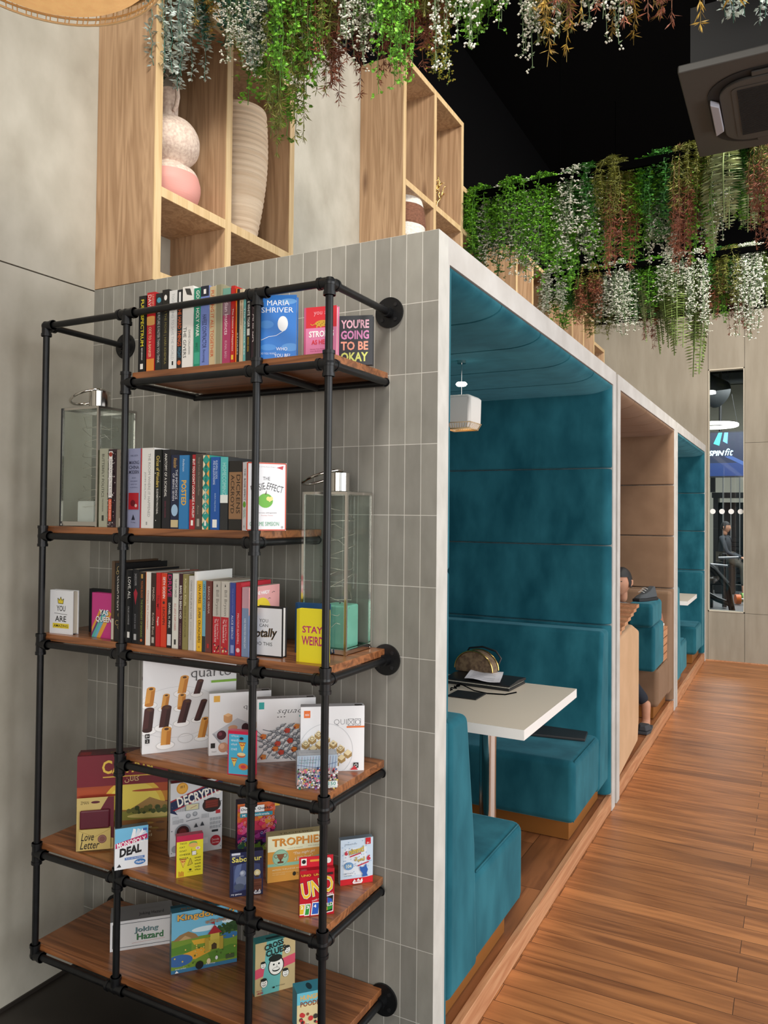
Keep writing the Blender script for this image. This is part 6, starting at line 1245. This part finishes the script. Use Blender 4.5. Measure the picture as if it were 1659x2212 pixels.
# ------------------------------------------------------------------ the gym seen through the window
GW = pm('gym_wall', (170, 168, 156), .8); GF = pm('gym_floor', (84, 84, 86), .5, c2=(98, 98, 100), sc=4)
struct(MB().box(-4, YE+.13, -.06, 4, 26, 0, GF), 'floor_gym'); struct(MB().box(-4, 26, 0, 4, 26.1, 6, GW), 'wall_gym_back')
struct(MB().box(-4.1, YE+.13, 0, -4, 26.1, 6, GW), 'wall_gym_left'); struct(MB().box(4, YE+.13, 0, 4.1, 26.1, 6, GW), 'wall_gym_right')
struct(MB().box(-4.1, YE+.13, 6, 4.1, 26.1, 6.1, CEIL), 'ceiling_gym')
GM = pm('gym_black', (22, 22, 24), .45); GS = pm('gym_silver', (170, 172, 176), .3, metal=.8)
t = thing('television', 'wide wall television showing a blue screen with white logo in the gym', 'television', (-.27, 16.0, 2.5))
m = MB(); m.box(-1.0, -.03, 0, .48, .03, .98, GM); m.build('housing', t)
m = MB(); f = Face(m, (-.97, -.031, .03), (1, 0, 0), (0, 0, 1), 1.42, .92)
def glow(nm, c, s): return pm('screen_'+nm, c, .4, emit=c, es=s)
f.ops([('r', 0, 0, 1, 1, glow('navy', (16, 28, 54), .7)), ('r', 0, 0, 1, .3, glow('blue', (22, 46, 96), .7)), ('p', [(.45, .75), (.52, 1), (.57, 1), (.53, .7)], glow('aqua', (60, 190, 190), 1.2)), ('p', [(.58, .8), (.6, 1), (.65, 1), (.64, .74)], glow('sky', (90, 160, 230), 1.2)), ('p', [(.9, .7), (.96, .85), (.97, .8), (.93, .66)], glow('cyan', (50, 200, 230), 1.4)), ('p', [(.6, .45), (1, .12), (1, .2), (.7, .46)], glow('mid', (50, 76, 130), .7))])
for s, a, b2, bo in (('SPIN', .38, .60, .03), ('fit', .605, .72, .0)):
    vs, fs = glyphs(s, bo, .3); f.k += 1; m.add([f.P(a+x*(b2-a), .47+y*(.12 if s == 'SPIN' else .16)) for x, y in vs], fs, glow('white', (200, 240, 255), 2.2))
m.build('screen', t)
MB().cyl((-.2, 0, .98), (-.2, 0, 3.5), .03, GM, 10).build('mount', t)
t = thing('ring_light', 'glowing white ring light hanging in the gym', 'ceiling light', (-.46, 14.2, 3.42))
m = MB(); m.tube([(.42*math.cos(2*math.pi*k/40), .42*math.sin(2*math.pi*k/40), 0) for k in range(40)], .035, pm('lamp_white', (255, 255, 255), .5, emit=(255, 252, 244), es=5), 8, closed=True); m.build('glowing_ring', t)
for k in range(3): MB().tube([(.42*math.cos(k*2.1), .42*math.sin(k*2.1), .034), (0, 0, 2.57)], .004, GM, 5).build('cable', t)
tag(MB().lathe([(.001, .06), (.10, .05), (.11, 0), (.001, -.01)], (-.42, 13.0, 3.86), pm('lamp_white', (255, 255, 255), .5), 24).cyl((-.42, 13.0, 3.92), (-.42, 13.0, 6), .008, GM, 6).build('downlight', None), 'round glowing downlight in the gym ceiling void', 'ceiling light')
m = MB(); m.tube([(-2.4, 15, 4.5), (-.9, 15, 4.42), (-.45, 15.5, 4.2)], .30, pm('duct_grey', (40, 43, 45), .6), 20); tag(m.build('round_duct', None), 'grey round ventilation duct high in the gym', 'duct')
for k in range(3): tag(MB().box(-3.8, 12+3*k, 4.82, 3.8, 12.25+3*k, 5.05, pm('beam_grey', (60, 64, 66), .7)).build('ceiling_beam', None), f'grey ceiling beam in the gym, {("nearest", "middle", "farthest")[k]} of three', 'beam')
t = thing('cable_machine', 'tall black cable weight machine at the back of the gym', 'gym machine', (-.30, 17.6, 0))
m = MB()
m.box(-.42, -.25, .1, -.32, .25, 2.1, GM).box(.30, -.25, .1, .42, .25, 2.1, GM).box(-.45, -.25, 2.1, .45, .25, 2.22, GM).box(-.32, .1, .12, .3, .2, 2.0, GM).box(-.5, -.3, .0, .5, .3, .1, GM); m.build('tower', t)
m = MB(); m.box(-.42, -.5, 2.95, .22, -.38, 3.06, GM).box(-.46, -.5, 2.22, -.36, -.38, 3.0, GM).cyl((.24, -.5, 3.02), (.24, -.38, 3.02), .11, GM, 20); m.build('pulley_arm', t)
m = MB(); m.tube([(-.1, -.45, 2.62), (.1, -.45, 2.68), (.35, -.45, 2.68), (.55, -.45, 2.62)], .022, GM, 8); m.build('pull_bar', t)
m = MB()
for x in (-.2, -.04, .14): m.cyl((x, -.45, .5), (x, -.45, 2.95), .012, GS, 8)
m.build('guide_rod', t)
for k in range(10): MB().box(-.18, -.2, .2+.1*k, .16, .05, .29+.1*k, GM).build('weight_plate', t)
t = thing('leg_press', 'black inclined training machine close to the gym window', 'gym machine', (0, 10.6, 0))
m = MB(); m.tube([(-.42, 0, 1.05), (-.15, 0, .86), (.04, 0, .62), (.12, 0, .2), (.14, 0, .06)], .045, GM, 10); m.build('frame', t)
m = MB(); m.tube([(-.45, -.04, 1.12), (-.14, -.04, .93), (.06, -.04, .70)], .014, GS, 8); m.build('rail', t)
m = MB(); m.box(-.5, -.1, 0, .22, .1, .09, GM).box(-.5, -.05, .09, -.42, .05, .9, GM); m.build('base', t)
m = MB(); m.tube([(-.40, .0, .6), (-.1, 0, .44), (.08, 0, .38)], .04, GM, 8); m.build('lever', t)
t = thing('training_seat', 'black padded training seat with silver handles in the gym', 'gym machine', (-.35, 13.6, 0))
MB().box(-.25, -.2, .42, .12, .2, .52, GM).build('seat', t, bevel=.03); MB().box(-.30, -.2, .55, -.18, .2, 1.35, GM).build('backrest', t, bevel=.04)
MB().box(-.2, -.06, 0, -.06, .06, .42, GM).build('leg', t); MB().box(.1, -.06, .02, .17, .06, 1.0, GM).build('leg', t)
m = MB(); m.cyl((.05, -.2, .92), (.38, -.2, .94), .022, GS, 10); m.build('handle', t); m = MB(); m.cyl((-.12, -.2, .80), (.2, -.2, .78), .022, GS, 10); m.build('handle', t)
MB().cyl((-.1, -.22, .68), (-.1, .22, .68), .12, GM, 20).build('roller_pad', t)
tag(MB().box(-.62, 16.42, 0, -.22, 16.78, .66, GM).build('plyo_box', None, bevel=.03), 'black padded block under the seated gym visitor', 'gym machine')
def dumb(x, y, c, r, label):
    t = thing('dumbbell', label, 'dumbbell', (x, y, r), R(20))
    cm = pm('dumb_'+''.join(map(str, c)), c, .5)
    for s in (-1, 1): MB().cyl((s*.05, 0, 0), (s*.14, 0, 0), r, cm, 6).build('weight_head', t)
    MB().cyl((-.049, 0, 0), (.049, 0, 0), .018, GS, 10).build('grip', t)
dumb(.05, 14.4, (232, 112, 40), .10, 'orange dumbbell on the gym floor'); dumb(.12, 15.0, (110, 170, 60), .09, 'green dumbbell behind the orange one'); dumb(.26, 15.1, (50, 100, 170), .10, 'blue dumbbell at the right on the gym floor')
seated('person in dark clothes sitting in profile on gym equipment', (-.44, 16.6, .80), 1.2, pm('gym_shirt', (62, 66, 72), .9), pm('gym_trousers', (74, 70, 62), .9), (-.40, 16.55, 1.44), R(70),
       [(-.04, 16.3, .002), (-.06, 16.6, .002)], [(-.06, 16.36, .60), (-.06, 16.66, .60)], [(-.10, 16.36, .80), (-.1, 16.62, .80)], [(-.36, 16.32, .90), (-.36, 16.88, .90)], shoecol=(210, 208, 200))
